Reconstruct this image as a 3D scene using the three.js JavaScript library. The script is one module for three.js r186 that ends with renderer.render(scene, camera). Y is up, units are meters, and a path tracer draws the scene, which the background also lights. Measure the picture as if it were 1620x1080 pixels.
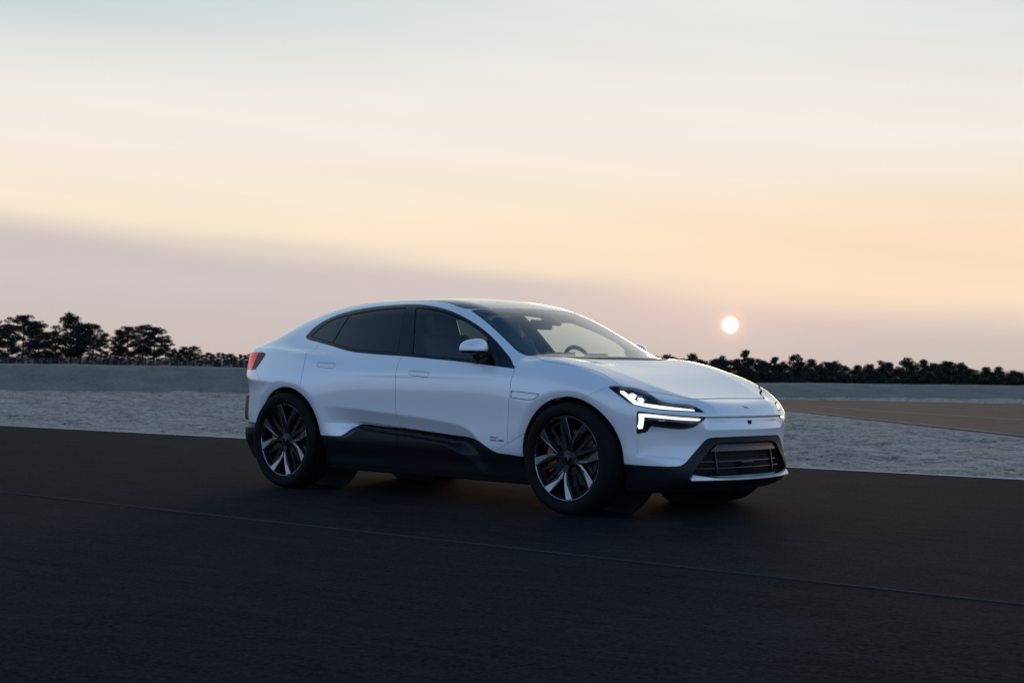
import * as THREE from 'three';
import { RoundedBoxGeometry } from 'three/addons/geometries/RoundedBoxGeometry.js';
import { mergeGeometries } from 'three/addons/utils/BufferGeometryUtils.js';
import { ImprovedNoise } from 'three/addons/math/ImprovedNoise.js';

// ------------------------------------------------------------------ camera
const scene = new THREE.Scene();
const camera = new THREE.PerspectiveCamera(2 * Math.atan(540 / 2546.8) * 180 / Math.PI, 1024 / 682, .1, 9000);
camera.position.set(0, 1.026, 0);
camera.rotation.set(.01412, 0, .01523, 'YXZ');
camera.focus = 12; camera.userData.fStop = 5.6;         // a little upwards, the horizon falling to the right

// ------------------------------------------------------------------ sky and sun: hazy dusk, the sun just above the wood
const SUN_AZ = .1347, SUN_EL = .0262;                   // right of straight ahead; height over the horizon
const perlin = new ImprovedNoise();
function skyTexture(W = 4096, H = 2048) {
  const data = new Float32Array(W * H * 4), mix = (a, b, t) => [a[0] + (b[0] - a[0]) * t, a[1] + (b[1] - a[1]) * t, a[2] + (b[2] - a[2]) * t];
  const ss = (a, b, x) => { const t = Math.min(1, Math.max(0, (x - a) / (b - a))); return t * t * (3 - 2 * t); };
  const D = Math.PI / 180;
  for (let j = 0; j < H; j++) {
    const el = ((j + .5) / H - .5) * 180;
    for (let i = 0; i < W; i++) {
      const o = 4 * (j * W + i);
      if (el < 0) { data[o] = .05; data[o + 1] = .05; data[o + 2] = .055; data[o + 3] = 1; continue; }
      if (el > 60 && i % 4) { data.copyWithin(o, o - 4, o); continue; }
      const ang = ((i + .5) / W - .5) * 2 * Math.PI;      // atan2(z, x)
      let az = ang + Math.PI / 2; if (az > Math.PI) az -= 2 * Math.PI;   // 0 straight ahead, positive to the right
      const ca = Math.cos(az - SUN_AZ), near = (ca + 1) / 2;
      const low = SKY.low, warm = SKY.warm, pale = SKY.pale, blue = SKY.blue, zen = SKY.zen;
      let c = mix(mix(warm, SKY.peach, ss(-.15, .28, az)), pale, ss(4.2, 8.8, el));
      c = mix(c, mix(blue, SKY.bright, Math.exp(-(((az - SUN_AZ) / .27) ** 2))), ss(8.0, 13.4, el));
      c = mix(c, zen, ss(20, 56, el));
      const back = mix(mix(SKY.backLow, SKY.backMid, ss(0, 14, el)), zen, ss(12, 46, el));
      c = mix(back, c, ss(.5, .95, near));
      // bank of thin cloud low over the horizon, its upper edge falling towards the sun
      const a = az / D, st = el > 18 ? 0 : perlin.noise(a * .05, el * .5, 3.1) * .8 + perlin.noise(a * .13, el * 1.6 + a * .09, 7.7) * .45;
      const edge = 3.35 - .078 * (Math.abs(a) < 60 ? a : Math.sign(a) * 60) + st * .55;
      let bank = 1 - ss(edge - 1.0, edge + .8, el);
      bank *= .35 + .65 * ss(.3, .8, near);
      const mauve = mix(SKY.mauve, SKY.mauveSun, Math.exp(-(((a - 9) / 9) ** 2)));
      c = mix(c, mix(mauve, low, 1 - ss(.2, 2.3, el)), bank * (near > .5 ? 1 : .5));
      // faint streaks
      const s2 = el > 18 ? 0 : (perlin.noise(a * .06 + 9, el * .9 + a * .07, 1.3) * .5 + perlin.noise(a * .16, el * 2.6 + a * .2, 5.3) * .25) * (1 - ss(14, 18, el));
      const k = 1 + s2 * .06 * ss(0, 3, el);
      // the sun and the glow round it
      const ds = Math.hypot((az - SUN_AZ) * Math.cos(el * D), el * D - SUN_EL) / D;
      const disc = 1 - ss(.18, .27, ds), g1 = Math.exp(-((ds / .42) ** 2)), g2 = Math.exp(-ds / 2.6);
      data[o] = c[0] * k + 2.6 * disc + .26 * g1 + .08 * g2;
      data[o + 1] = c[1] * k + 2.3 * disc + .13 * g1 + .035 * g2;
      data[o + 2] = c[2] * k + 1.7 * disc + .06 * g1 + .012 * g2;
      data[o + 3] = 1;
    }
  }
  const t = new THREE.DataTexture(data, W, H, THREE.RGBAFormat, THREE.FloatType);
  t.mapping = THREE.EquirectangularReflectionMapping; t.magFilter = THREE.LinearFilter; t.needsUpdate = true;
  return t;
}
const SKY = {
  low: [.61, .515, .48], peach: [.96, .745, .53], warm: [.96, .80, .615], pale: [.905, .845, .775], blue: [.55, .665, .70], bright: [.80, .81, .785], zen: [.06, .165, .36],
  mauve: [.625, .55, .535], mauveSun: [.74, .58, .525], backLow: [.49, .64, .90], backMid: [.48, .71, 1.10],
};
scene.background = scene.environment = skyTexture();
const sun = new THREE.DirectionalLight(new THREE.Color().setRGB(1, .66, .38), .5);
sun.position.set(Math.sin(SUN_AZ) * 60, Math.tan(SUN_EL) * 60, -12.8 - Math.cos(SUN_AZ) * 60);
sun.target.position.set(0, .0, -12.8);
sun.castShadow = true; sun.shadow.mapSize.set(2048, 2048); sun.shadow.radius = 28;
Object.assign(sun.shadow.camera, { left: -20, right: 20, top: 12, bottom: -12, near: 1, far: 160 });
scene.add(sun, sun.target);
const renderer = new THREE.WebGLRenderer({ antialias: true });
renderer.toneMapping = THREE.LinearToneMapping;
renderer.toneMappingExposure = 1;
renderer.shadowMap.enabled = true;

// ------------------------------------------------------------------ helpers
let seed = 7;
const rnd = () => { seed = (seed + 0x6D2B79F5) | 0; let t = Math.imul(seed ^ seed >>> 15, 1 | seed); t = t + Math.imul(t ^ t >>> 7, 61 | t) ^ t; return ((t ^ t >>> 14) >>> 0) / 4294967296; };
const rr = (a, b) => a + (b - a) * rnd();
const used = {};
const numbered = (n) => { used[n] = (used[n] ?? 0) + 1; return used[n] === 1 ? n : n + '_' + String(used[n] - 1).padStart(3, '0'); };
const lin = (r, g, b) => new THREE.Color().setRGB(r, g, b);
const std = (c, o = {}) => new THREE.MeshStandardMaterial({ color: c, roughness: .7, ...o });
const phy = (c, o = {}) => new THREE.MeshPhysicalMaterial({ color: c, roughness: .4, ...o });
function part(name, g, m, parent) { const o = new THREE.Mesh(g, m); o.name = name; o.castShadow = o.receiveShadow = true; parent.add(o); return o; }
function structure(name, g, m) { const o = part(name, g, m, scene); o.userData = { kind: 'structure' }; return o; }
function thing(name, label, category, group) { const o = new THREE.Group(); o.name = numbered(name); o.userData = { label, category }; if (group) o.userData.group = group; scene.add(o); return o; }
function noiseTexture(size, fn, srgb = false) {          // tiling grey or colour texture from fn(u, v) in 0..1
  const d = new Uint8Array(size * size * 4);
  for (let j = 0; j < size; j++) for (let i = 0; i < size; i++) {
    const v = fn(i / size, j / size), c = Array.isArray(v) ? v : [v, v, v];
    for (let k = 0; k < 3; k++) d[4 * (j * size + i) + k] = Math.max(0, Math.min(255, c[k] * 255));
    d[4 * (j * size + i) + 3] = 255;
  }
  const t = new THREE.DataTexture(d, size, size, THREE.RGBAFormat);
  t.wrapS = t.wrapT = THREE.RepeatWrapping; t.magFilter = THREE.LinearFilter; t.needsUpdate = true;
  if (srgb) t.colorSpace = THREE.SRGBColorSpace;
  return t;
}
function tileNoise(period, seed2, across = period) {     // value noise that repeats after `period` cells along u and `across` along v
  const n = new Float32Array(period * across); let s = seed2; for (let i = 0; i < n.length; i++) { s = (s * 1664525 + 1013904223) >>> 0; n[i] = s / 4294967296; }
  return (u, v) => {
    const x = u * period, y = v * across, i = Math.floor(x), j = Math.floor(y), a = x - i, b = y - j, f = a * a * (3 - 2 * a), g = b * b * (3 - 2 * b), q = (p, r) => n[((r % across + across) % across) * period + (p % period + period) % period];
    return (q(i, j) * (1 - f) + q(i + 1, j) * f) * (1 - g) + (q(i, j + 1) * (1 - f) + q(i + 1, j + 1) * f) * g;
  };
}
// ------------------------------------------------------------------ car body: a smooth solid described by its sections (x forward, y up, z to the car's right)
function spline(pts) {                                   // natural cubic through [x, y] knots, straight beyond them
  const p = pts.slice().sort((a, b) => a[0] - b[0]), n = p.length, m = new Float64Array(n), u = new Float64Array(n);
  for (let i = 1; i < n - 1; i++) {
    const s = (p[i][0] - p[i - 1][0]) / (p[i + 1][0] - p[i - 1][0]), q = s * m[i - 1] + 2;
    m[i] = (s - 1) / q;
    u[i] = (6 * ((p[i + 1][1] - p[i][1]) / (p[i + 1][0] - p[i][0]) - (p[i][1] - p[i - 1][1]) / (p[i][0] - p[i - 1][0])) / (p[i + 1][0] - p[i - 1][0]) - s * u[i - 1]) / q;
  }
  for (let i = n - 2; i >= 0; i--) m[i] = m[i] * m[i + 1] + u[i];
  const at = (k, x) => {
    const h = p[k + 1][0] - p[k][0], a = (p[k + 1][0] - x) / h, b = 1 - a;
    return a * p[k][1] + b * p[k + 1][1] + ((a * a * a - a) * m[k] + (b * b * b - b) * m[k + 1]) * h * h / 6;
  };
  const e = 1e-4, x0 = p[0][0], x1 = p[n - 1][0], s0 = (at(0, x0 + e) - p[0][1]) / e, s1 = (p[n - 1][1] - at(n - 2, x1 - e)) / e;
  return (x) => {
    if (x <= x0) return p[0][1] + s0 * (x - x0);
    if (x >= x1) return p[n - 1][1] + s1 * (x - x1);
    let k = 0; while (x > p[k + 1][0]) k++;
    return at(k, x);
  };
}
const clamp = (x, a = 0, b = 1) => x < a ? a : x > b ? b : x;
const step = (a, b, x) => { const t = clamp((x - a) / (b - a)); return t * t * (3 - 2 * t); };
const smax = (a, b, k) => { const h = Math.max(k - Math.abs(a - b), 0) / k; return Math.max(a, b) + h * h * k / 4; };
const smin = (a, b, k) => -smax(-a, -b, k);
const softplus = (t, w) => t > 8 * w ? t : t < -8 * w ? 0 : w * Math.log(1 + Math.exp(t / w));

const HUB = 1.4995, HUBY = 0.386;
const hoodLine = spline([[2.5, .60], [2.42, .69], [2.3, .775], [2.2, .803], [2.04, .85], [1.94, .886], [1.86, .915], [1.77, .947], [1.67, .98], [1.57, 1.008], [1.43, 1.044], [1.2, 1.082], [1.0, 1.098], [.7, 1.105]]);
const hoodFold = spline([[1.1, .70], [1.43, .67], [1.57, .636], [1.67, .615], [1.77, .597], [1.86, .573], [1.94, .541], [2.04, .494], [2.2, .41], [2.4, .30]]);
const hoodOut = spline([[1, .1], [1.4, .06], [1.6, .055], [1.8, .06], [2.0, .11], [2.2, .2], [2.4, .45]]);
const beltTop = spline([[1.3, 1.02], [.9, 1.045], [.4, 1.045], [-.2, 1.05], [-.8, 1.075], [-1.3, 1.10], [-1.8, 1.11], [-2.2, 1.10], [-2.5, 1.08]]);
const roofLine = spline([[1.5, .955], [1.3, 1.048], [1.0, 1.19], [.7, 1.33], [.45, 1.438], [.2, 1.505], [-.1, 1.54], [-.4, 1.546], [-.75, 1.542], [-1.1, 1.527], [-1.5, 1.472], [-1.9, 1.352], [-2.2, 1.215], [-2.45, 1.10]]);
const roofCrown = spline([[1.4, .2], [1, .205], [.5, .165], [.2, .115], [-.4, .09], [-1.2, .08], [-2.4, .08]]);
const sideBase = spline([[.08, .82], [.16, .862], [.24, .893], [.31, .915], [.36, .945], [.40, .962], [.46, .967], [.6, .963], [.75, .966], [.86, .966], [.94, .952], [1.02, .92], [1.1, .875], [1.2, .80]]);
const planCut = spline([[-2.5, .26], [-2.2, .145], [-1.9, .068], [-1.5, .010], [-1, 0], [0, 0], [.8, .002], [1.4, .006], [1.7, .022], [1.95, .062], [2.2, .14], [2.45, .25]]);
const greenBase = spline([[1.5, .80], [1.1, .86], [.6, .882], [0, .886], [-.6, .876], [-1.1, .846], [-1.6, .785], [-2.0, .72], [-2.45, .62]]);   // at y = 1.05
const greenLean = spline([[1.5, .55], [.5, .60], [0, .62], [-1, .62], [-1.6, .60], [-2.4, .55]]);
const noseLine = spline([[.08, 2.12], [.16, 2.24], [.23, 2.345], [.30, 2.378], [.40, 2.368], [.50, 2.358], [.58, 2.362], [.64, 2.372], [.70, 2.378], [.76, 2.372], [.85, 2.35], [1.0, 2.3]]);
const tailLine = spline([[.08, 2.10], [.18, 2.26], [.26, 2.36], [.34, 2.40], [.45, 2.40], [.58, 2.41], [.70, 2.40], [.85, 2.385], [.98, 2.385], [1.08, 2.41], [1.2, 2.44]]);
const creaseY = spline([[-1.3, .69], [-1.0, .677], [-.65, .66], [-.2, .632], [.16, .608], [.37, .587], [.485, .568], [.56, .54], [.65, .485], [.76, .42], [.9, .36]]);

const tailPlan = (a) => .19 * a * a + .28 * a ** 6;
function sideW(x, y) {
  let w = sideBase(y) - planCut(x);
  const up = step(.36, .60, y) * (1 - step(.72, 1.0, y));
  w += .034 * up * (Math.exp(-(((x - HUB) / .50) ** 2)) + Math.exp(-(((x + HUB) / .52) ** 2)));
  const ra = Math.hypot(Math.abs(x) - HUB, y - HUBY);
  if (ra < .51) w -= .020 * clamp((.505 - ra) / .08) ** 2;     // chamfer round the wheel openings
  const win = step(-1.1, -.62, x) * (1 - step(.57, .73, x)), hard = step(-.80, -.62, x) * (1 - step(.30, .62, x));
  if (win > 0) {                                         // undercut of the doors below their crease
    const d = creaseY(x) - y;
    w -= win * (.054 * (Math.min(softplus(d, .0025), .13) / .10) + .016 * hard * step(.098, .106, d)) * (1 - step(.08 + .07 * hard, .26 - .094 * hard, d));
  }
  return w;
}
function hoodTop(x, z) {
  const a = Math.abs(z), zr = hoodFold(x);
  return hoodLine(x) - .045 * (zr * zr - Math.min(a, zr) ** 2) - hoodOut(x) * softplus(a - zr, .006) - .30 * softplus(a - .83, .03);
}
function field(x, y, z) {
  const a = Math.abs(z);
  let top = y - smaxBelt(x, a);
  let f = smax((a - sideW(x, y)), top * .9, .10 - .065 * step(-.9, -1.6, x));
  const plan = .25 * a * a + .42 * a ** 6;
  f = smax(f, x - (noseLine(y) - .012 - plan - .022 * (1 - step(.678, .694, y)) * step(.595, .655, y) * (1 - step(.42, .50, a))), .13);
  f = smax(f, -x - (tailLine(y) - tailPlan(a)), .12);
  if (x < -1.8) f -= .045 * (1 - step(.74, .80, a)) * step(.51, .53, y) * (1 - step(.72, .75, y)) + .03 * (1 - step(.46, .50, y)) * step(-1.9, -2.1, x);
  const u = x - a;
  if (u > 1.15 && u < 1.75 && y < .66 && y > .4) f += .036 * (1 - step(1.17, 1.75, u)) * step(1.160, 1.170, u) * step(.418 , .440, y + .05 * (u - 1.166)) * (1 - step(.58, .66, y));
  f = smax(f, .17 - y, .06);
  const roof = y - (roofLine(x) - roofCrown(x) * z * z), wall = a - (greenBase(x) - greenLean(x) * (y - 1.05));
  let g = smax(roof * .93, wall * .86, .13);
  g = smax(g, -x - (tailLine(y) - tailPlan(a)), .05);
  g = smax(smax(g, .93 - y, .04), x - 1.42, .05);
  const k = .03 + .15 * step(-1.2, -2.0, x) + .03 * step(.9, 1.15, x);
  return smin(f, g, k);
}
function smaxBelt(x, a) {                                // top of the lower body: bonnet in front, shoulder along the doors
  const t = step(.75, 1.2, x), belt = beltTop(x) - .22 * softplus(a - .84, .02);
  return t >= 1 ? hoodTop(x, a) : t <= 0 ? belt : belt + (hoodTop(x, a) - belt) * t;
}
function grad(x, y, z, out) {
  const e = 5e-4;
  const gx = field(x + e, y, z) - field(x - e, y, z), gy = field(x, y + e, z) - field(x, y - e, z), gz = field(x, y, z + e) - field(x, y, z - e);
  out[3] = Math.hypot(gx, gy, gz) || 1e-9;
  out[0] = gx / out[3]; out[1] = gy / out[3]; out[2] = gz / out[3]; out[3] /= 2 * e;
  return out;
}
// ------------------------------------------------------------------ surface mesher and panel cutter
function meshField(h) {                                  // surface nets over the right half of the body
  const x0 = -2.56, y0 = .12, z0 = -2.5 * h, nx = Math.ceil(5.06 / h), ny = Math.ceil(1.48 / h), nz = Math.ceil(1.12 / h), B = 6;
  const val = new Float32Array(nx * ny * nz).fill(1), id = (i, j, k) => (k * ny + j) * nx + i, on = [];
  const done = new Uint8Array(nx * ny * nz);
  for (let k = 0; k < nz; k += B) for (let j = 0; j < ny; j += B) for (let i = 0; i < nx; i += B) {
    const c = field(x0 + (i + B / 2) * h, y0 + (j + B / 2) * h, z0 + (k + B / 2) * h);
    if (Math.abs(c) > B * h * 1.35 + .06) continue;
    on.push([i, j, k]);
    for (let c3 = k; c3 <= Math.min(k + B, nz - 1); c3++) for (let c2 = j; c2 <= Math.min(j + B, ny - 1); c2++) for (let c1 = i; c1 <= Math.min(i + B, nx - 1); c1++) {
      const q = id(c1, c2, c3);
      if (!done[q]) { done[q] = 1; val[q] = field(x0 + c1 * h, y0 + c2 * h, z0 + c3 * h); }
    }
  }
  const P = [], vert = new Int32Array(nx * ny * nz).fill(-1), T = [];
  const E = [[0, 1], [2, 3], [4, 5], [6, 7], [0, 2], [1, 3], [4, 6], [5, 7], [0, 4], [1, 5], [2, 6], [3, 7]], cv = new Float64Array(8);
  const each = (fn) => { for (const [i, j, k] of on) for (let c = k; c < Math.min(k + B, nz - 1); c++) for (let b = j; b < Math.min(j + B, ny - 1); b++) for (let a = i; a < Math.min(i + B, nx - 1); a++) fn(a, b, c); };
  each((i, j, k) => {
    let neg = 0;
    for (let q = 0; q < 8; q++) { cv[q] = val[id(i + (q & 1), j + (q >> 1 & 1), k + (q >> 2))]; if (cv[q] < 0) neg++; }
    if (!neg || neg === 8) return;
    let sx = 0, sy = 0, sz = 0, n = 0;
    for (const [a, b] of E) if ((cv[a] < 0) !== (cv[b] < 0)) {
      const t = cv[a] / (cv[a] - cv[b]);
      sx += (a & 1) + t * ((b & 1) - (a & 1)); sy += (a >> 1 & 1) + t * ((b >> 1 & 1) - (a >> 1 & 1)); sz += (a >> 2) + t * ((b >> 2) - (a >> 2)); n++;
    }
    vert[id(i, j, k)] = P.length / 3;
    P.push(x0 + (i + sx / n) * h, y0 + (j + sy / n) * h, z0 + (k + sz / n) * h);
  });
  const quad = (a, b, c, d, flip) => { if (a < 0 || b < 0 || c < 0 || d < 0) return; if (flip) T.push(a, c, b, a, d, c); else T.push(a, b, c, a, c, d); };
  each((i, j, k) => {
    const v = val[id(i, j, k)] < 0;
    if (j && k && (val[id(i + 1, j, k)] < 0) !== v) quad(vert[id(i, j - 1, k - 1)], vert[id(i, j, k - 1)], vert[id(i, j, k)], vert[id(i, j - 1, k)], !v);
    if (i && k && (val[id(i, j + 1, k)] < 0) !== v) quad(vert[id(i - 1, j, k - 1)], vert[id(i - 1, j, k)], vert[id(i, j, k)], vert[id(i, j, k - 1)], !v);
    if (i && j && (val[id(i, j, k + 1)] < 0) !== v) quad(vert[id(i - 1, j - 1, k)], vert[id(i, j - 1, k)], vert[id(i, j, k)], vert[id(i - 1, j, k)], !v);
  });
  const N = new Float64Array(P.length);
  for (let i = 0; i < P.length; i += 3) settle(P, N, i);
  return { p: P, n: Array.from(N), t: T };
}
const G4 = [0, 0, 0, 0];
function settle(P, N, i) {                               // move a vertex onto the surface and take its normal
  for (let q = 0; q < 2; q++) {
    const f = field(P[i], P[i + 1], P[i + 2]);
    if (Math.abs(f) < 2e-5) break;
    grad(P[i], P[i + 1], P[i + 2], G4);
    const d = clamp(f / G4[3], -.01, .01);
    P[i] -= d * G4[0]; P[i + 1] -= d * G4[1]; P[i + 2] -= d * G4[2];
  }
  grad(P[i], P[i + 1], P[i + 2], G4);
  N[i] = G4[0]; N[i + 1] = G4[1]; N[i + 2] = G4[2];
}
function keep(m, S, off) {                               // the part of a mesh where S + off < 0, cut along the line
  const out = { p: [], n: [], t: [] }, map = new Int32Array(S.length).fill(-1), cut = new Map(), nv = S.length;
  const vtx = (a) => {
    if (map[a] < 0) { map[a] = out.p.length / 3; for (let c = 0; c < 3; c++) { out.p.push(m.p[3 * a + c]); out.n.push(m.n[3 * a + c]); } }
    return map[a];
  };
  const mid = (a, b) => {
    if (a > b) [a, b] = [b, a];
    const key = a * nv + b, got = cut.get(key);
    if (got !== undefined) return got;
    const t = (S[a] + off) / (S[a] - S[b]), at = out.p.length / 3;
    let l = 0; const q = [0, 0, 0];
    for (let c = 0; c < 3; c++) { out.p.push(m.p[3 * a + c] + t * (m.p[3 * b + c] - m.p[3 * a + c])); q[c] = m.n[3 * a + c] + t * (m.n[3 * b + c] - m.n[3 * a + c]); l += q[c] * q[c]; }
    l = Math.sqrt(l) || 1; out.n.push(q[0] / l, q[1] / l, q[2] / l);
    cut.set(key, at);
    return at;
  };
  for (let i = 0; i < m.t.length; i += 3) {
    const v = [m.t[i], m.t[i + 1], m.t[i + 2]], inn = v.map((a) => S[a] + off < 0), n = inn[0] + inn[1] + inn[2];
    if (!n) continue;
    if (n === 3) { out.t.push(vtx(v[0]), vtx(v[1]), vtx(v[2])); continue; }
    const k = n === 1 ? inn.indexOf(true) : inn.indexOf(false), a = v[k], b = v[(k + 1) % 3], c = v[(k + 2) % 3];
    if (n === 1) out.t.push(vtx(a), mid(a, b), mid(a, c));
    else { const x = mid(a, b), y = mid(a, c), B = vtx(b), C = vtx(c); out.t.push(x, B, C, x, C, y); }
  }
  return out;
}
function values(m, fn) { const S = new Float64Array(m.p.length / 3); for (let i = 0; i < S.length; i++) S[i] = fn(m.p[3 * i], m.p[3 * i + 1], m.p[3 * i + 2]); return S; }
function split(m, fn, gap = .005) { const S = values(m, fn), R = S.map((v) => -v); return [keep(m, S, gap / 2), keep(m, R, gap / 2)]; }
function inside(m, fn, off = 0) { return keep(m, values(m, fn), off); }
function curve(pts, closed = true, corner = 40, n = 6) { // rounded line through points, sharp where it turns by more than corner degrees
  const N = pts.length, out = [], g = (i) => closed ? pts[(i + N) % N] : pts[clamp(i, 0, N - 1)];
  const tan = (i) => {
    const a = g(i - 1), b = g(i), c = g(i + 1), u = [b[0] - a[0], b[1] - a[1]], v = [c[0] - b[0], c[1] - b[1]], l = Math.hypot(...u), k = Math.hypot(...v);
    if (l < 1e-9 || k < 1e-9) return null;
    const turn = Math.acos(clamp((u[0] * v[0] + u[1] * v[1]) / l / k, -1, 1)) * 57.3;
    return turn > corner ? null : [(u[0] / l + v[0] / k) / 2, (u[1] / l + v[1] / k) / 2];
  };
  for (let i = 0; i < (closed ? N : N - 1); i++) {
    const a = g(i), b = g(i + 1), d = [b[0] - a[0], b[1] - a[1]], l = Math.hypot(...d) || 1, ta = tan(i) ?? [d[0] / l, d[1] / l], tb = tan(i + 1) ?? [d[0] / l, d[1] / l];
    for (let q = 0; q < n; q++) {
      const t = q / n, t2 = t * t, t3 = t2 * t, h1 = 2 * t3 - 3 * t2 + 1, h2 = t3 - 2 * t2 + t, h3 = -2 * t3 + 3 * t2, h4 = t3 - t2;
      out.push([h1 * a[0] + h2 * l * ta[0] + h3 * b[0] + h4 * l * tb[0], h1 * a[1] + h2 * l * ta[1] + h3 * b[1] + h4 * l * tb[1]]);
    }
  }
  if (!closed) out.push(pts[N - 1]);
  return out;
}
function area(pts) {                                     // signed distance to a closed outline, negative inside
  const N = pts.length; let x0 = 9e9, x1 = -9e9, y0 = 9e9, y1 = -9e9;
  for (const [x, y] of pts) { x0 = Math.min(x0, x); x1 = Math.max(x1, x); y0 = Math.min(y0, y); y1 = Math.max(y1, y); }
  return (x, y) => {
    const far = Math.max(x0 - x, x - x1, y0 - y, y - y1);
    if (far > .06) return far;
    let d = 9e9, inn = false;
    for (let i = 0, j = N - 1; i < N; j = i++) {
      const ax = pts[j][0], ay = pts[j][1], bx = pts[i][0], by = pts[i][1], ex = bx - ax, ey = by - ay, wx = x - ax, wy = y - ay;
      const t = clamp((wx * ex + wy * ey) / (ex * ex + ey * ey + 1e-12)), qx = wx - t * ex, qy = wy - t * ey;
      d = Math.min(d, qx * qx + qy * qy);
      if ((by > y) !== (ay > y) && x < ax + (y - ay) / (by - ay) * ex) inn = !inn;
    }
    return (inn ? -1 : 1) * Math.sqrt(d);
  };
}
function finer(m, times = 1) {                           // each triangle into four, on the surface
  for (let r = 0; r < times; r++) {
    const out = { p: m.p.slice(), n: m.n.slice(), t: [] }, cut = new Map(), nv = m.p.length / 3;
    const mid = (a, b) => {
      if (a > b) [a, b] = [b, a];
      const key = a * nv + b; let at = cut.get(key);
      if (at === undefined) {
        at = out.p.length / 3;
        for (let c = 0; c < 3; c++) out.p.push((out.p[3 * a + c] + out.p[3 * b + c]) / 2);
        const q = [0, 1, 2].map((c) => out.n[3 * a + c] + out.n[3 * b + c]), l = Math.hypot(...q) || 1;
        out.n.push(q[0] / l, q[1] / l, q[2] / l);
        cut.set(key, at);
      }
      return at;
    };
    for (let i = 0; i < m.t.length; i += 3) {
      const [a, b, c] = [m.t[i], m.t[i + 1], m.t[i + 2]], x = mid(a, b), y = mid(b, c), z = mid(c, a);
      out.t.push(a, x, z, x, b, y, z, y, c, x, y, z);
    }
    m = out;
  }
  return m;
}
function shifted(m, d) { const p = m.p.slice(); for (let i = 0; i < p.length; i++) p[i] += d * m.n[i]; return { p, n: m.n.slice(), t: m.t.slice() }; }
function rim(m, depth, midOpen = false) {                // add edges that turn inwards, so that a panel has thickness
  const count = new Map(), nv = m.p.length / 3;
  for (let i = 0; i < m.t.length; i += 3) for (let e = 0; e < 3; e++) { const a = m.t[i + e], b = m.t[i + (e + 1) % 3], k = Math.min(a, b) * nv + Math.max(a, b); count.set(k, (count.get(k) ?? 0) + 1); }
  const out = { p: m.p.slice(), n: m.n.slice(), t: m.t.slice() };
  for (let i = 0; i < m.t.length; i += 3) for (let e = 0; e < 3; e++) {
    const a = m.t[i + e], b = m.t[i + (e + 1) % 3];
    if (count.get(Math.min(a, b) * nv + Math.max(a, b)) !== 1) continue;
    if (midOpen && Math.abs(m.p[3 * a + 2]) < 1e-4 && Math.abs(m.p[3 * b + 2]) < 1e-4) continue;
    const A = [0, 1, 2].map((c) => m.p[3 * a + c]), Bq = [0, 1, 2].map((c) => m.p[3 * b + c]), A2 = A.map((v, c) => v - depth * m.n[3 * a + c]), B2 = Bq.map((v, c) => v - depth * m.n[3 * b + c]);
    const u = Bq.map((v, c) => v - A[c]), w = A2.map((v, c) => v - A[c]), f = [w[1] * u[2] - w[2] * u[1], w[2] * u[0] - w[0] * u[2], w[0] * u[1] - w[1] * u[0]], l = Math.hypot(...f) || 1, s = out.p.length / 3;
    out.p.push(...A, ...Bq, ...A2, ...B2);
    for (let q = 0; q < 4; q++) out.n.push(f[0] / l, f[1] / l, f[2] / l);
    out.t.push(s, s + 2, s + 1, s + 1, s + 2, s + 3);
  }
  return out;
}
function edge(m, depth, mid) { const r = rim(m, depth, mid); return { p: r.p, n: r.n, t: r.t.slice(m.t.length) }; }
function mirrored(m) { const p = m.p.slice(), n = m.n.slice(), t = m.t.slice(); for (let i = 2; i < p.length; i += 3) { p[i] = -p[i]; n[i] = -n[i]; } for (let i = 0; i < t.length; i += 3) [t[i], t[i + 1]] = [t[i + 1], t[i]]; return { p, n, t }; }
function joined(...ms) { const out = { p: [], n: [], t: [] }; for (const m of ms) { const s = out.p.length / 3; for (const v of m.p) out.p.push(v); for (const v of m.n) out.n.push(v); for (const v of m.t) out.t.push(v + s); } return out; }
function geo(m) {
  const g = new THREE.BufferGeometry();
  g.setAttribute('position', new THREE.Float32BufferAttribute(m.p, 3));
  g.setAttribute('normal', new THREE.Float32BufferAttribute(m.n, 3));
  g.setIndex(m.t);
  return g;
}
// ------------------------------------------------------------------ ground: asphalt, gravel bed, banked earth, side road
const n8 = tileNoise(8, 11), n32 = tileNoise(32, 12), n128 = tileNoise(128, 13), n256 = tileNoise(256, 14), n512 = tileNoise(512, 15);
function planeUV(g, s) { const p = g.attributes.position, uv = new Float32Array(p.count * 2); for (let i = 0; i < p.count; i++) { uv[2 * i] = p.getX(i) / s; uv[2 * i + 1] = p.getZ(i) / s; } g.setAttribute('uv', new THREE.BufferAttribute(uv, 2)); return g; }
function sheet(pts, y) {                                 // flat polygon of [x, z] corners at height y
  const tri = THREE.ShapeUtils.triangulateShape(pts.map(([a, b]) => new THREE.Vector2(a, b)), []), g = new THREE.BufferGeometry();
  g.setAttribute('position', new THREE.Float32BufferAttribute(pts.flatMap(([a, b]) => [a, y, b]), 3));
  const up = tri.map(([a, b, c]) => { const [p, q, r] = [pts[a], pts[b], pts[c]]; return (q[0] - p[0]) * (r[1] - p[1]) - (q[1] - p[1]) * (r[0] - p[0]) > 0 ? [a, c, b] : [a, b, c]; });
  g.setIndex(up.flat()); g.computeVertexNormals();
  return g;
}
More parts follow.
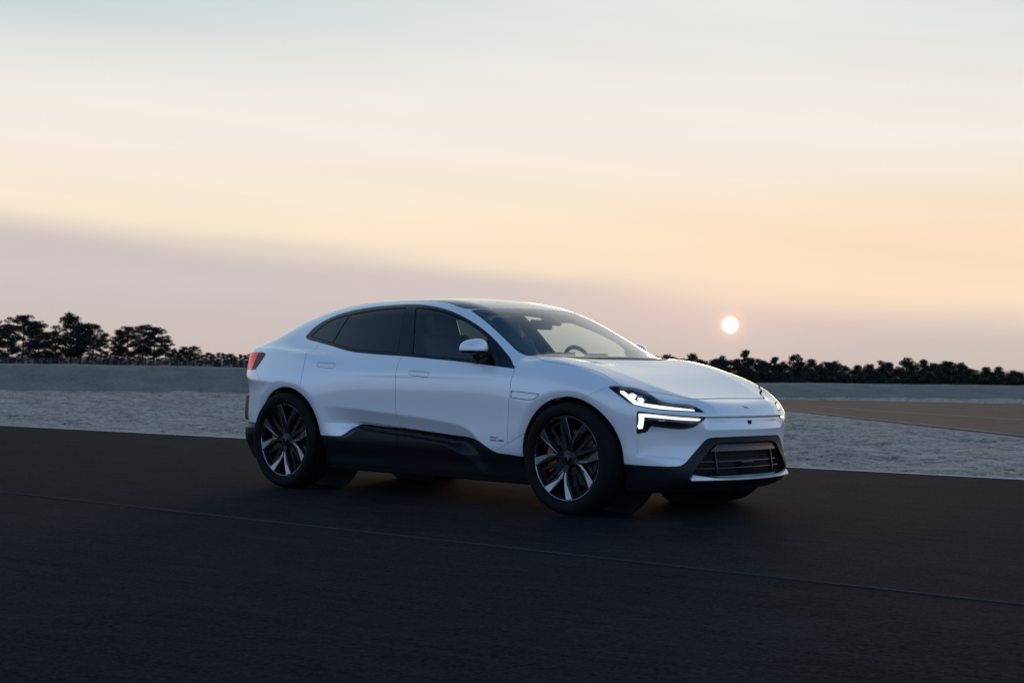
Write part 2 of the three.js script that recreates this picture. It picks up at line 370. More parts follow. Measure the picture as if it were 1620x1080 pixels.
// the road's own direction: uv along it
const ROAD = .602, LINE0 = [-7.66, -24.1], LINE_DIR = [Math.cos(ROAD), Math.sin(ROAD)];
const along = (s, d) => [LINE0[0] + LINE_DIR[0] * s - LINE_DIR[1] * d, LINE0[1] + LINE_DIR[1] * s + LINE_DIR[0] * d];   // d > 0 towards the camera
function roadUV(g, s, t) {
  const p = g.attributes.position, uv = new Float32Array(p.count * 2);
  for (let i = 0; i < p.count; i++) { const x = p.getX(i) - LINE0[0], z = p.getZ(i) - LINE0[1]; uv[2 * i] = (x * LINE_DIR[0] + z * LINE_DIR[1]) / s; uv[2 * i + 1] = (-x * LINE_DIR[1] + z * LINE_DIR[0]) / t; }
  g.setAttribute('uv', new THREE.BufferAttribute(uv, 2)); return g;
}
const streak = tileNoise(40, 21, 420), streak2 = tileNoise(11, 22, 90), n1024 = tileNoise(1024, 23);
const asphaltTone = noiseTexture(2048, (u, v) => { const a = n512(u, v), b = n256(u, v), c = n32(u, v), d = n8(u, v); const g = .50 + .80 * (n1024(u, v) - .5) + .60 * (a - .5) + .14 * (b - .5) + .16 * (c - .5) + .16 * (d - .5) + .20 * (streak(u, v) - .5) + .20 * (streak2(u, v) - .5) + (n1024(v, u) > .95 ? .2 : 0); return [g, g * .985, g * .985]; });
const asphaltBump = noiseTexture(1024, (u, v) => .5 * n512(u, v) + .35 * n256(u, v) + .15 * n128(u, v));
const asphalt = phy(lin(.021, .024, .031), { map: asphaltTone, bumpMap: asphaltBump, bumpScale: .004, roughness: 1, specularIntensity: .1 });
structure('road', roadUV(sheet([along(-260, 0), along(260, 0), along(260, 90), along(-260, 90)], 0), 6.5, 5.1), asphalt);
const paint = phy(lin(.62, .61, .58), { roughness: .8 }), joint = phy(lin(.03, .03, .03), { roughness: .8, specularIntensity: .4 });
structure('road_edge_line', roadUV(sheet([along(-260, .03), along(260, .03), along(260, .15), along(-260, .15)], .004), 1, 1), std(lin(.6, .59, .56), { roughness: .85 }));
{ // seam between two paved lanes: a low bead of sealing compound, a little uneven
  const A = [-3.89, -12.22], B = [2.26, -7.12], L = Math.hypot(B[0] - A[0], B[1] - A[1]), d = [(B[0] - A[0]) / L, (B[1] - A[1]) / L], pos = [], idx = [], n = 900;
  for (let i = 0; i <= n; i++) {
    const s = -45 + i * .1, w = .010 + .005 * perlin.noise(s * 1.7, 2.2, 0), off = .02 * perlin.noise(s * .35, 8.1, 0) + .006 * perlin.noise(s * 2.1, 1.1, 4);
    for (const [e, y] of [[-1, .0015], [-.4, .006], [.4, .006], [1, .0015]]) pos.push(A[0] + d[0] * s - d[1] * (off + e * w), y, A[1] + d[1] * s + d[0] * (off + e * w));
    if (i) for (let k = 0; k < 3; k++) { const a = 4 * (i - 1) + k, b = a + 4; idx.push(a, b, a + 1, a + 1, b, b + 1); }
  }
  const g = new THREE.BufferGeometry(); g.setAttribute('position', new THREE.Float32BufferAttribute(pos, 3)); g.setIndex(idx); g.computeVertexNormals();
  structure('road_seam', g, joint);
}
// gravel bed, bank and the land behind them: one sheet of terrain
const bankBase = (x) => -(48 + .32 * (x + 16)) , bankHigh = (x) => .80 - .36 * step(-8, 8, x);
function terrainY(x, z) {
  const c = -(x - LINE0[0]) * LINE_DIR[1] + (z - LINE0[1]) * LINE_DIR[0];       // distance on the camera's side of the edge line
  const base = bankBase(x), d = base - z;                                       // metres behind the foot of the bank
  let y = -.02;
  const edge = step(-.25, -1.6, c);
  const rough = (perlin.noise(x * .9, z * .9, .5) * .05 + perlin.noise(x * 2.9, z * 2.9, 4.5) * .035 + perlin.noise(x * .21, z * .21, 2.5) * .05) * edge;
  y += rough * (1 - step(-1, 3, d) * .4);
  const track = Math.exp(-(((c + 9.5 + perlin.noise(x * .06, 3.3, 0) * 2) / .35) ** 2)) + Math.exp(-(((c + 11.2 + perlin.noise(x * .06, 3.3, 0) * 2) / .35) ** 2));
  y -= .05 * track * edge;
  const h = bankHigh(x) * (1 + .10 * perlin.noise(x * .11, 5.5, 1.5));
  y += h * step(-.4, 5.0, d) + .02 * perlin.noise(x * .5, z * .5, 9.5) * step(0, 2, d);
  y -= (h + .35) * step(9, 30, d);
  return c > -.02 ? -.03 : y;
}
const SIDE = [[9.6, -15.5], [8.9, -20], [8.17, -25.7], [7.6, -31], [7.12, -35.7], [6.8, -40], [6.7, -44], [6.95, -48], [7.7, -51.3], [9.2, -53], [12, -53], [16.2, -51.6], [30, -49], [70, -44], [70, -15.5]];
const sideArea = area(SIDE);
function ground(ds, xs, uvS) {                           // sheet over x and metres behind the foot of the bank
  const pos = [], idx = [], nx = xs.length;
  for (const d of ds) for (const x of xs) { const z = bankBase(x) - d, f = step(1.2, .1, sideArea(x, z)); pos.push(x, terrainY(x, z) * (1 - f) - .012 * f, z); }
  for (let j = 0; j + 1 < ds.length; j++) for (let i = 0; i + 1 < nx; i++) { const a = j * nx + i, b = a + nx; idx.push(a, a + 1, b, b, a + 1, b + 1); }
  const g = new THREE.BufferGeometry(); g.setAttribute('position', new THREE.Float32BufferAttribute(pos, 3)); g.setIndex(idx); g.computeVertexNormals();
  return planeUV(g, uvS);
}
const range = (a, b, n, p = 1) => Array.from({ length: n + 1 }, (_, i) => a + (b - a) * (i / n) ** p);
const wide = [...range(-260, -32, 24).slice(0, -1), ...range(-32, 32, 400), ...range(32, 260, 24).slice(1)];
const n64 = tileNoise(64, 31);
const gravelTone = noiseTexture(1024, (u, v) => { const a = n512(u, v), b = n256(u, v), c = n32(u, v), d = n8(u, v), e = n128(u, v); const g = .56 + .22 * (a - .5) + .26 * (b - .5) + .42 * (e - .5) + .40 * (c - .5) + .22 * (d - .5) - 1.4 * Math.max(0, n64(u, v) - .68) - 1.2 * Math.max(0, n128(v, u) - .74) + .03; return [g, g, g]; });
const gravelBump = noiseTexture(1024, (u, v) => .4 * n512(u, v) + .35 * n256(u, v) + .25 * n128(u, v));
const gravel = std(lin(.82, .66, .535), { map: gravelTone, bumpMap: gravelBump, bumpScale: .05, roughness: .95 });
structure('gravel_bed', ground(range(-46, .3, 330), wide, 4.1), gravel);
const earthTone = noiseTexture(512, (u, v) => .5 + .16 * (n256(u, v) - .5) + .14 * (n64(u, v) - .5) + .16 * (n8(u, v) - .5));
const earth = std(lin(.40, .34, .285), { map: earthTone, bumpMap: gravelBump, bumpScale: .02, roughness: 1 });
structure('earth_bank', ground([...range(.3, 9, 60), ...range(9, 34, 20).slice(1)], wide, 5.3), earth);
{ // land behind the bank: level on the left, falling away under the wood on the right, then flat to the horizon
  const xs = [-4500, -900, ...range(-300, 300, 60), 900, 4500], zs = [4500, 900, 200, 0, ...range(-40, -320, 56), -500, -900, -4500], pos = [], idx = [];
  for (const z of zs) for (const x of xs) pos.push(x, -.5 - 4.6 * step(-70, -200, z) * step(-38, 12, x) + (z < -60 && z > -320 ? .25 * perlin.noise(x * .05, z * .05, 3) : 0), z);
  for (let j = 0; j + 1 < zs.length; j++) for (let i = 0; i + 1 < xs.length; i++) { const p = j * xs.length + i, q = p + xs.length; idx.push(p, p + 1, q, q, p + 1, q + 1); }
  const g = new THREE.BufferGeometry(); g.setAttribute('position', new THREE.Float32BufferAttribute(pos, 3)); g.setIndex(idx); g.computeVertexNormals();
  structure('ground', planeUV(g, 6), std(lin(.035, .036, .026), { map: gravelTone, roughness: 1 }));
}
structure('side_road', planeUV(sheet(curve(SIDE, true, 60, 4), .0), 5.1), phy(lin(.31, .165, .088), { map: asphaltTone, bumpMap: asphaltBump, bumpScale: .006, roughness: .9, specularIntensity: .6 }));
{ // painted edge and lane lines of the side road
  const ribbon = (pts, w, y) => { const c = curve(pts, false, 60, 6), L = [], R = []; c.forEach((p, i) => { const a = c[Math.max(0, i - 1)], b = c[Math.min(c.length - 1, i + 1)], l = Math.hypot(b[0] - a[0], b[1] - a[1]) || 1, n = [-(b[1] - a[1]) / l * w / 2, (b[0] - a[0]) / l * w / 2]; L.push([p[0] + n[0], p[1] + n[1]]); R.push([p[0] - n[0], p[1] - n[1]]); }); return sheet([...L, ...R.reverse()], y); };
  const worn = std(lin(.42, .38, .32), { roughness: .9 });
  structure('side_road_edge_line', ribbon([[9.72, -15.6], [9.02, -20], [8.29, -25.7], [7.72, -31], [7.24, -35.7], [6.92, -40], [6.82, -44]], .09, .004), worn);
  structure('side_road_lane_line', ribbon([[15, -22], [12.6, -29], [10.9, -34.5], [9.2, -40], [8.3, -44]], .12, .004), worn);
}
// ------------------------------------------------------------------ the car
const CAR_AT = [-.0713, 0, -12.7634], CAR_TURN = -.73687;
const car = thing('car', 'white coupe-like electric crossover with lit headlights standing on the dark road', 'car');
car.position.set(...CAR_AT); car.rotation.y = CAR_TURN;
const white = phy(lin(.84, .84, .85), { roughness: .34, metalness: .12, clearcoat: 1, clearcoatRoughness: .06 });
const gloss = phy(lin(.005, .006, .008), { roughness: .10, specularIntensity: .75 });
const satin = phy(lin(.011, .012, .015), { roughness: .42, specularIntensity: .5 });
const black = std(lin(.008, .008, .010), { roughness: .8 });
const silver = phy(lin(.66, .67, .69), { roughness: .35, metalness: .5 });
const cabin = std(lin(.02, .022, .026), { roughness: .85 });
const pane = (r, g, b) => phy(lin(r, g, b), { roughness: .0, transmission: 1, thickness: 0, ior: 1.5 });
const windGlass = pane(.88, .94, .90), doorGlass = pane(.74, .84, .78), darkGlass = pane(.06, .085, .10);
const led = std(lin(.9, .9, .9), { emissive: lin(1, .965, .90), emissiveIntensity: 1.25, roughness: .4 });

const skin0 = inside(meshField(.0096), (x, y, z) => -z);
const arch = (x, y, z) => Math.max(Math.min(Math.hypot(x - HUB + .004, y - HUBY) - .425, Math.hypot(x + HUB, y - HUBY) - .43), .56 - z, y - .84);
const low = (x, y) => y - .205;
let [tray, rest] = split(inside(skin0, (x, y, z) => -arch(x, y, z)), low, .0);
const side = (pts, c = 40) => { const f = area(curve(pts, true, c)); return (x, y) => f(x, y); };
const diag = (pts, c = 40) => { const f = area(curve(pts, true, c)); return (x, y, z) => Math.max(f(x - z, y), 1.4 - x); };
const both = (name, m, mat, parent = car) => part(name, geo(joined(m, mirrored(m))), mat, parent);
const pair = (name, m, mat) => [part(name, geo(m), mat, car), part(name, geo(mirrored(m)), mat, car)];
const thick = (m, d = .022, mid = true) => rim(m, d, mid);
// glass of the front and roof
const WIND = [[.425, -.3], [.425, 0], [.409, .201], [.373, .382], [.325, .51], [.222, .609], [.471, .676], [.631, .716], [.772, .752], [.854, .770], [.923, .768], [.997, .735], [1.06, .685], [1.13, .58], [1.19, .40], [1.22, .20], [1.23, 0], [1.23, -.3]];
const windArea = area(curve(WIND, true, 50)), top = (f) => (x, y, z) => Math.max(f(x, z), 1.0 - y);
let wind, roofGlass, dlo;
[wind, rest] = split(rest, top(windArea), .006);
const ROOF = [[.415, -.3], [.415, 0], [.398, .201], [.362, .382], [.315, .50], [.205, .592], [-.1, .545], [-.5, .50], [-1.0, .485], [-1.45, .47], [-1.52, .40], [-1.55, 0], [-1.55, -.3]];
[roofGlass, rest] = split(rest, top(area(curve(ROOF, true, 50))), .006);
// side glass with its black surround
const DLO = [[-1.6, 1.232], [-1.567, 1.215], [-1.364, 1.182], [-1.155, 1.152], [-.932, 1.116], [-.805, 1.102], [-.669, 1.094], [-.522, 1.087], [-.216, 1.075], [.043, 1.061], [.397, 1.04], [.609, 1.024], [.833, 1.006], [.955, .997], [.868, 1.054], [.743, 1.132], [.615, 1.207], [.461, 1.283], [.323, 1.338], [.172, 1.388], [.007, 1.431], [-.153, 1.459], [-.313, 1.477], [-.461, 1.484], [-.649, 1.481], [-.835, 1.472], [-1.022, 1.456], [-1.155, 1.438], [-1.292, 1.41], [-1.416, 1.37], [-1.494, 1.333], [-1.559, 1.283]];
[dlo, rest] = split(rest, side(DLO, 50), .004);
let quarterGlass, rearGlass, frontGlass;
[quarterGlass, dlo] = split(dlo, side([[-1.515, 1.232], [-1.456, 1.292], [-1.35, 1.356], [-1.262, 1.384], [-1.142, 1.405], [-1.187, 1.178], [-1.483, 1.226]]), .006);
[rearGlass, dlo] = split(dlo, side([[-1.122, 1.407], [-.93, 1.43], [-.706, 1.449], [-.484, 1.455], [-.413, 1.309], [-.318, 1.099], [-.539, 1.11], [-.834, 1.124], [-1.009, 1.147], [-1.168, 1.174]]), .006);
[frontGlass, dlo] = split(dlo, side([[-.358, 1.452], [-.224, 1.445], [-.073, 1.425], [.083, 1.393], [.246, 1.345], [.459, 1.262], [.57, 1.2], [.672, 1.046], [.381, 1.064], [.03, 1.082], [-.14, 1.091], [-.268, 1.315]]), .006);
windGlass.ior = 1.9;
part('windshield', geo(joined(wind, mirrored(wind))), windGlass, car);
both('roof_glass', thick(roofGlass), phy(lin(.010, .011, .013), { roughness: .05, clearcoat: 1, clearcoatRoughness: .02 }));
pair('window_trim', thick(dlo, .02), gloss);
pair('quarter_window', shifted(quarterGlass, -.004), darkGlass);
pair('rear_door_window', shifted(rearGlass, -.004), darkGlass);
pair('front_door_window', shifted(frontGlass, -.004), doorGlass);
{ // black ceramic border on the windshield's edge
  const band = shifted(inside(wind, (x, y, z) => Math.min(Math.max(-.030 - windArea(x, z), 0) , 1) - 1e-6 + (windArea(x, z) > -.030 ? -1 : 0)), -.004);
  part('windshield_border', geo(joined(band, mirrored(band))), satin, car);
}
// headlights: clear cover, dark housing, glowing strips
let lampU, lampL;
[lampU, rest] = split(rest, diag([[.898, .882], [.955, .889], [1.051, .886], [1.232, .864], [1.403, .793], [1.737, .757], [1.826, .720], [1.125, .768], [1.098, .777]], 25), .006);
[lampL, rest] = split(rest, diag([[1.158, .716], [1.172, .723], [1.30, .714], [1.60, .697], [1.848, .686], [1.698, .620], [1.288, .622], [1.256, .586], [1.168, .573], [1.158, .582]], 25), .006);
const clearCover = phy(lin(.93, .95, .97), { roughness: 0, transmission: 1, thickness: 0, ior: 1.45 });
function lamp(m, strips) {
  m = finer(m, 2);
  for (const s of [0, 1]) {
    const f = s ? mirrored : (q) => q, g = new THREE.Group(); g.name = 'headlight'; car.add(g);
    part('cover', geo(f(m)), clearCover, g);
    const back = shifted(m, -.032);
    part('housing', geo(f(joined(back, edge(m, .034)))), phy(lin(.012, .013, .015), { roughness: .25 }), g);
    for (const [name, poly, depth, mat] of strips) part(name, geo(f(rim(shifted(inside(m, diag(poly, 25)), -depth), .02))), mat, g);
  }
}
const chrome = phy(lin(.7, .72, .75), { roughness: .15, metalness: 1 });
lamp(lampU, [
  ['light_strip', [[1.006, .866], [1.046, .865], [1.176, .787], [1.725, .746], [1.738, .732], [1.44, .752], [1.135, .772]], .012, led],
  ['projector_lens', [[1.098, .846], [1.13, .851], [1.165, .838], [1.155, .828], [1.12, .832]], .010, led],
  ['projector_lens', [[1.172, .818], [1.215, .820], [1.232, .806], [1.215, .797], [1.182, .803]], .010, led],
  ['reflector', [[1.17, .848], [1.225, .842], [1.262, .815], [1.24, .806], [1.185, .836]], .020, chrome],
]);
lamp(lampL, [
  ['light_strip', [[1.172, .708], [1.208, .709], [1.50, .693], [1.795, .679], [1.778, .668], [1.50, .678], [1.224, .687], [1.216, .602], [1.174, .600]], .012, led],
  ['emblem', [[1.365, .668], [1.430, .666], [1.428, .657], [1.364, .659]], .020, chrome],
]);
// tail light wraps round the corner
let tail;
[tail, rest] = split(rest, (x, y) => Math.max(tailArea(x, y), x + 1.85), .006);
function tailArea(x, y) { return (tailArea.f ??= area(curve([[-2.7, 1.086], [-2.2, 1.086], [-1.955, 1.084], [-1.928, 1.07], [-1.995, .962], [-2.03, .951], [-2.2, .951], [-2.7, .951]], true, 60)))(x, y); }
{
  const m = finer(tail, 1), dim = inside(m, (x) => -2.075 - x), lit = inside(m, (x) => x + 2.075);
  const [lx, mx] = split(dim, (x, y) => Math.max(Math.abs(((y * 64) % 1 + 1) % 1 - .5) - .30), 0);
  for (const s of [0, 1]) {
    const f = s ? mirrored : (q) => q, g = new THREE.Group(); g.name = 'tail_light'; car.add(g);
    part('lens', geo(f(rim(lx, .02))), phy(lin(.10, .004, .006), { roughness: .14, specularIntensity: .5 }), g);
    part('lens_rib', geo(f(shifted(rim(mx, .015), -.004))), phy(lin(.045, .002, .003), { roughness: .15, specularIntensity: .6 }), g);
    part('light_bar', geo(f(rim(lit, .02))), phy(lin(.12, .003, .005), { roughness: .22, emissive: lin(.5, .010, .014), emissiveIntensity: .6, specularIntensity: .5 }), g);
  }
}
// dark lower cladding, grille opening and bright lip
const frontY = spline([[.7, .372], [.994, .367], [1.223, .360], [1.45, .3565], [1.541, .358], [1.602, .370], [1.66, .405], [1.72, .451], [1.79, .502], [1.84, .534], [1.90, .547], [2.0, .5495], [2.2, .551], [2.45, .551]]);
const sillY = spline([[-1.2, .440], [-1.05, .440], [-.90, .440], [-.84, .443], [-.785, .463], [-.735, .502], [-.69, .531], [-.64, .5405], [-.5, .536], [-.265, .527], [.104, .513], [.408, .496], [.58, .485], [.65, .471], [.70, .450], [.755, .424], [.81, .400], [.87, .389], [.945, .385], [1.06, .377], [1.2, .37]]);
const cladY = (x, z) => x > 1.45 ? frontY(x - z) : x > -1.5 ? sillY(x) : .505;
let clad, lip, grilleHole;
[clad, rest] = split(rest, (x, y, z) => y - cladY(x, z), .004);
let [cladF, cladS] = split(clad, (x) => 1.4 - x, 0), cladR;
[cladR, cladS] = split(cladS, (x) => x + 1.4, 0);
cladF = finer(cladF, 1);
[lip, cladF] = split(cladF, diag([[1.655, .262], [1.668, .270], [1.702, .303], [1.83, .287], [1.949, .2745], [2.266, .2690], [2.7, .2690], [2.7, .256], [2.266, .256], [1.9, .260]], 15), .004);
[grilleHole, cladF] = split(cladF, diag([[2.7, .514], [2.28, .514], [2.06, .513], [1.982, .509], [1.919, .490], [1.839, .433], [1.751, .363], [1.700, .309], [1.83, .293], [1.949, .281], [2.266, .277], [2.7, .277]], 22), 0);
both('bumper_cladding', thick(cladF, .05), satin);
both('rear_bumper_cladding', thick(cladR, .04), satin);
{
  const m = lip; for (let i = 0; i < m.p.length; i += 3) { const d = .004 + .030 * clamp((.304 - m.p[i + 1]) / .046); for (let c = 0; c < 3; c++) m.p[i + c] += d * (c === 1 ? 0 : m.n[i + c]); }
  const q = joined(m, mirrored(m)), g = geo(rim(q, .05, true)); g.computeVertexNormals(); part('bumper_lip', g, silver, car);
}
const seamB = spline([[.3, -.184], [.39, -.186], [.547, -.198], [.63, -.203], [.71, -.208], [.9, -.216], [.98, -.232], [1.03, -.248], [1.08, -.242]]);
const seamC = spline([[.4, -1.22], [.785, -1.283], [.88, -1.298], [.944, -1.307], [1.017, -1.324], [1.06, -1.345], [1.08, -1.360], [1.114, -1.359], [1.17, -1.35], [1.25, -1.34]]);
const seamA = spline([[.3, .925], [.38, .940], [.55, .950], [.74, .957], [.852, .966], [.918, .966], [.953, .971], [1.0, .957], [1.1, .90]]);
const sillLow = spline([[-1.2, .403], [-1.05, .401], [-.2, .385], [.72, .347], [1.05, .338]]);
{
  let dc; [dc, cladS] = split(cladS, (x, y) => sillLow(x) - y, .004);
  const [rearC, r2] = split(dc, (x, y) => x - seamB(y), .005), [frontC, r3] = split(r2, (x, y) => x - seamA(y), .005);
  pair('rear_door_cladding', thick(rearC), satin); pair('front_door_cladding', thick(frontC), satin); pair('fender_cladding', thick(r3), satin);
  pair('side_sill', thick(cladS, .03), satin);
}
// bonnet
let hood;
const hoodSeam = spline([[.2, 1.10], [.262, 1.083], [.29, 1.064], [.376, 1.046], [.528, 1.0295], [.669, 1.013], [.782, .993], [.869, .967], [.945, .931], [1.0, .902], [1.035, .888], [1.10, .878], [1.24, .861], [1.42, .843], [1.59, .823], [1.676, .812], [1.75, .808], [1.98, .808], [2.3, .809]]);
[hood, rest] = split(rest, (x, y, z) => Math.max(hoodSeam(x - z) - y, .262 - (x - z), .98 - x), .006);
let cowl; [cowl, hood] = split(hood, (x, y, z) => Math.max(windArea(x, z) - .05, .36 - (x - z)), .003);
both('cowl', thick(cowl, .03), satin);
both('hood', thick(hood, .03), white);
// bumpers, fenders, doors
let bumper, rearBumper, fender, rearDoor, frontDoor;
const bumpSeam = (y) => 1.614 + (y - .792) * 2.04;
[bumper, rest] = split(rest, (x, y) => bumpSeam(y) - x, .005);
const sensorAt = (m, sx, sy, r) => split(m, (x, y, z) => Math.max(Math.hypot((x - z) - sx, y - sy) - r, 1.5 - x), .003);
let sensor; [sensor, bumper] = sensorAt(bumper, .944, .605, .013);
bumper = finer(bumper, 1);
for (let i = 0; i < bumper.p.length; i += 3) settle(bumper.p, bumper.n, i);
both('front_bumper', thick(bumper, .03), white);
pair('parking_sensor', sensor, white);
[rearBumper, rest] = split(rest, (x, y) => Math.max(x - (-1.98 + (.946 - y) * 1.28), y - .9515), .005);
{
  const [fascia, skin] = split(rearBumper, (x, y, z) => Math.max(z - .815, .512 - y, y - .752), .004);
  both('rear_bumper', thick(skin, .03), white); both('rear_fascia', thick(fascia, .02), satin);
}
const midDlo = spline([[-2, 1.24], [-1.4, 1.25], [-.5, 1.25], [.2, 1.22], [.6, 1.11], [.9, 1.02], [1.0, 1.0]]);
[rearDoor, rest] = split(rest, (x, y) => Math.max(seamC(y) - x, x - seamB(y), y - midDlo(x)), .005);
[frontDoor, rest] = split(rest, (x, y) => Math.max(seamB(y) - x, x - seamA(y), y - midDlo(x)), .005);
[fender, rest] = split(rest, (x, y) => Math.max(seamA(y) - x, y - 1.075 - .02 * (x - 1), .9 - x), .002);
let vent; [vent, fender] = split(fender, side([[.976, .836], [1.079, .832], [1.245, .820], [1.249, .815], [1.208, .787], [1.20, .784], [.976, .790]], 25), .005);
pair('fender', thick(fender), white);
pair('fender_vent', shifted(rim(vent, .015), -.003), white);
function door(name, m, poly) {
  const [h, d] = split(m, side(poly, 25), .004), [r, l] = pair(name, thick(d), white);
  part('door_handle', geo(rim(shifted(h, -.001), .012)), white, r); part('door_handle', geo(mirrored(rim(shifted(h, -.001), .012))), white, l);
  return r;
}
door('rear_door', rearDoor, [[-1.157, 1.012], [-1.150, 1.017], [-.960, 1.010], [-.954, 1.004], [-.942, .976], [-.950, .972], [-1.142, .982], [-1.150, .988]]);
const nearDoor = door('front_door', frontDoor, [[-.080, .961], [-.072, .966], [.124, .955], [.131, .950], [.129, .924], [.120, .919], [-.070, .933], [-.078, .938]]);
both('body_side', thick(rest, .03), white);
both('underbody', tray, black);
// dark lining inside the shell, open where there is glass
{
  const dloArea = side(DLO, 50);
  let m = inside(skin0, (x, y, z) => Math.max(-Math.max(dloArea(x, y) + .012, .5 - z), -top(windArea)(x, y, z) - .02, .95 - y + .45 * step(1.2, 1.0, x) - .45 * step(-1.0, -1.2, x), x - 1.02));
  m = shifted(m, -.045);
  both('cabin_lining', m, cabin);
}
// wheels
const rubber = phy(lin(.008, .008, .009), { roughness: .75, specularIntensity: .25 }), darkRim = phy(lin(.007, .008, .010), { roughness: .3, specularIntensity: .6 }), machined = phy(lin(.27, .29, .32), { roughness: .22, metalness: 1 });
function ringLathe(pts, n = 96) { const g = new THREE.LatheGeometry(pts.map(([r, z]) => new THREE.Vector2(r, z)), n); g.rotateX(Math.PI / 2); return g; }   // axis along z, +z outwards
function spokeShape(side) {                              // one arm of a forked spoke in the wheel's plane, pointing up
  const s = new THREE.Shape(), m = (x, y) => [x * side, y], a = .385, R = .283;
  s.moveTo(...m(.000, .052)); s.lineTo(...m(.020, .050)); s.lineTo(...m(.022, .110));
  s.lineTo(...m(R * Math.sin(a + .11), R * Math.cos(a + .11))); s.lineTo(...m(R * Math.sin(a - .10), R * Math.cos(a - .10)));
  s.lineTo(...m(.006, .135)); s.lineTo(...m(.000, .128)); s.closePath();
  return s;
}
function makeWheel(turn, name) {
  const w = new THREE.Group(); w.name = name;
  const R = HUBY, tyre = [[.288, .086], [.292, .108], [.300, .120], [.312, .1275], [.325, .131], [.340, .1315], [.355, .129], [.366, .123], [.376, .1135], [.382, .100], [.3845, .085]];
  const tread = [];
  for (const z of [.068, .028, -.028, -.068]) tread.push([R, z + .009], [R - .006, z + .006], [R - .006, z - .006], [R, z - .009]);
  part('tyre', ringLathe([...tyre, ...tread, ...tyre.slice().reverse().map(([r, z]) => [r, -z])], 120), rubber, w);
  part('rim_barrel', ringLathe([[.289, -.118], [.284, -.11], [.268, -.085], [.262, .02], [.270, .082], [.281, .100], [.287, .104]]), darkRim, w);
  part('rim_edge', ringLathe([[.2815, .098], [.284, .1035], [.2875, .1055], [.290, .1045], [.291, .098]]), machined, w);
  part('brake_disc', ringLathe([[.075, -.012], [.075, .010], [.195, .010], [.198, .006], [.198, -.012]], 64), phy(lin(.20, .20, .21), { roughness: .35, metalness: .9 }), w);
  const cg = new THREE.Shape(); cg.absarc(0, 0, .222, -.55, .55, false); cg.absarc(0, 0, .150, .55, -.55, true);
  const cal = new THREE.ExtrudeGeometry(cg, { depth: .05, bevelEnabled: true, bevelSize: .005, bevelThickness: .005, bevelSegments: 2, curveSegments: 16 }); cal.translate(0, 0, -.01); cal.rotateZ(Math.PI * .97);
  part('brake_caliper', cal, phy(lin(.24, .11, .03), { roughness: .35 }), w);
  const spin = turn - Math.PI / 2;
  for (let k = 0; k < 4; k++) for (const s of [-1, 1]) {
    const sh = spokeShape(s), body = new THREE.ExtrudeGeometry(sh, { depth: .040, bevelEnabled: true, bevelSize: .003, bevelThickness: .003, bevelSegments: 1, curveSegments: 2 });
    const p = body.attributes.position; for (let i = 0; i < p.count; i++) { const r = Math.hypot(p.getX(i), p.getY(i)); p.setZ(i, p.getZ(i) + .050 + .012 * (r / .276) ** 2 - .014 * (1 - r / .276)); }
    body.computeVertexNormals(); body.rotateZ(spin + k * Math.PI / 2);
    const arm = part('spoke', body, darkRim, w);
    const face = new THREE.Shape(), a = .385, R2 = .2815, m = (x, y) => [x * s, y];
    face.moveTo(...m(.006, .098)); face.lineTo(...m(.012, .100)); face.lineTo(...m(.040, .165)); face.lineTo(...m(R2 * Math.sin(a + .095), R2 * Math.cos(a + .095))); face.lineTo(...m(R2 * Math.sin(a - .10), R2 * Math.cos(a - .10))); face.lineTo(...m(.030, .185)); face.lineTo(...m(.008, .136)); face.closePath();
    const fg = new THREE.ExtrudeGeometry(face, { depth: .003, bevelEnabled: true, bevelSize: .0008, bevelThickness: .0008, bevelSegments: 1 });
    const q = fg.attributes.position; for (let i = 0; i < q.count; i++) { const r = Math.hypot(q.getX(i), q.getY(i)); q.setZ(i, q.getZ(i) + .0935 + .012 * (r / .276) ** 2 - .014 * (1 - r / .276)); }
    fg.computeVertexNormals(); fg.rotateZ(spin + k * Math.PI / 2);
    part('spoke_face', fg, machined, w);
  }
  // flat blades between the forks
  for (let k = 0; k < 4; k++) {
    const sh = new THREE.Shape(), a0 = Math.PI / 4; sh.moveTo(-.016, .05); sh.lineTo(.016, .05); sh.lineTo(.062, .27); sh.lineTo(-.062, .27); sh.closePath();
    const hole = new THREE.Path(); hole.moveTo(-.006, .12); hole.lineTo(.006, .12); hole.lineTo(.034, .25); hole.lineTo(-.034, .25); hole.closePath(); sh.holes.push(hole);
    const g = new THREE.ExtrudeGeometry(sh, { depth: .018, bevelEnabled: false }); g.translate(0, 0, .052); g.rotateZ(spin + a0 + k * Math.PI / 2);
    part('aero_blade', g, darkRim, w);
  }
  part('hub', ringLathe([[.001, .083], [.050, .082], [.066, .075], [.070, .05], [.070, -.02]], 48), darkRim, w);
  part('centre_cap', ringLathe([[.001, .0875], [.030, .0868], [.034, .083]], 40), gloss, w);
  for (const s of [0, 1]) { const g = new THREE.BoxGeometry(.004, .020, .002); g.translate(0, .008, .089); g.rotateZ(spin + (s ? Math.PI : 0) + .4); part('emblem', g, chrome, w); const h = new THREE.BoxGeometry(.012, .004, .002); h.translate(.005, -.002, .089); h.rotateZ(spin + (s ? Math.PI : 0) + .4); part('emblem', h, chrome, w); }
  return w;
}
for (const [x, s, turn, steer] of [[HUB, 1, 75, 0], [-HUB, 1, 82, 0], [HUB, -1, 30, 0], [-HUB, -1, 60, 0]]) {
  const w = makeWheel(turn * Math.PI / 180, 'wheel'); w.position.set(x, HUBY, s * .870); if (s < 0) w.rotation.y = Math.PI; w.rotation.y += steer; car.add(w);
}
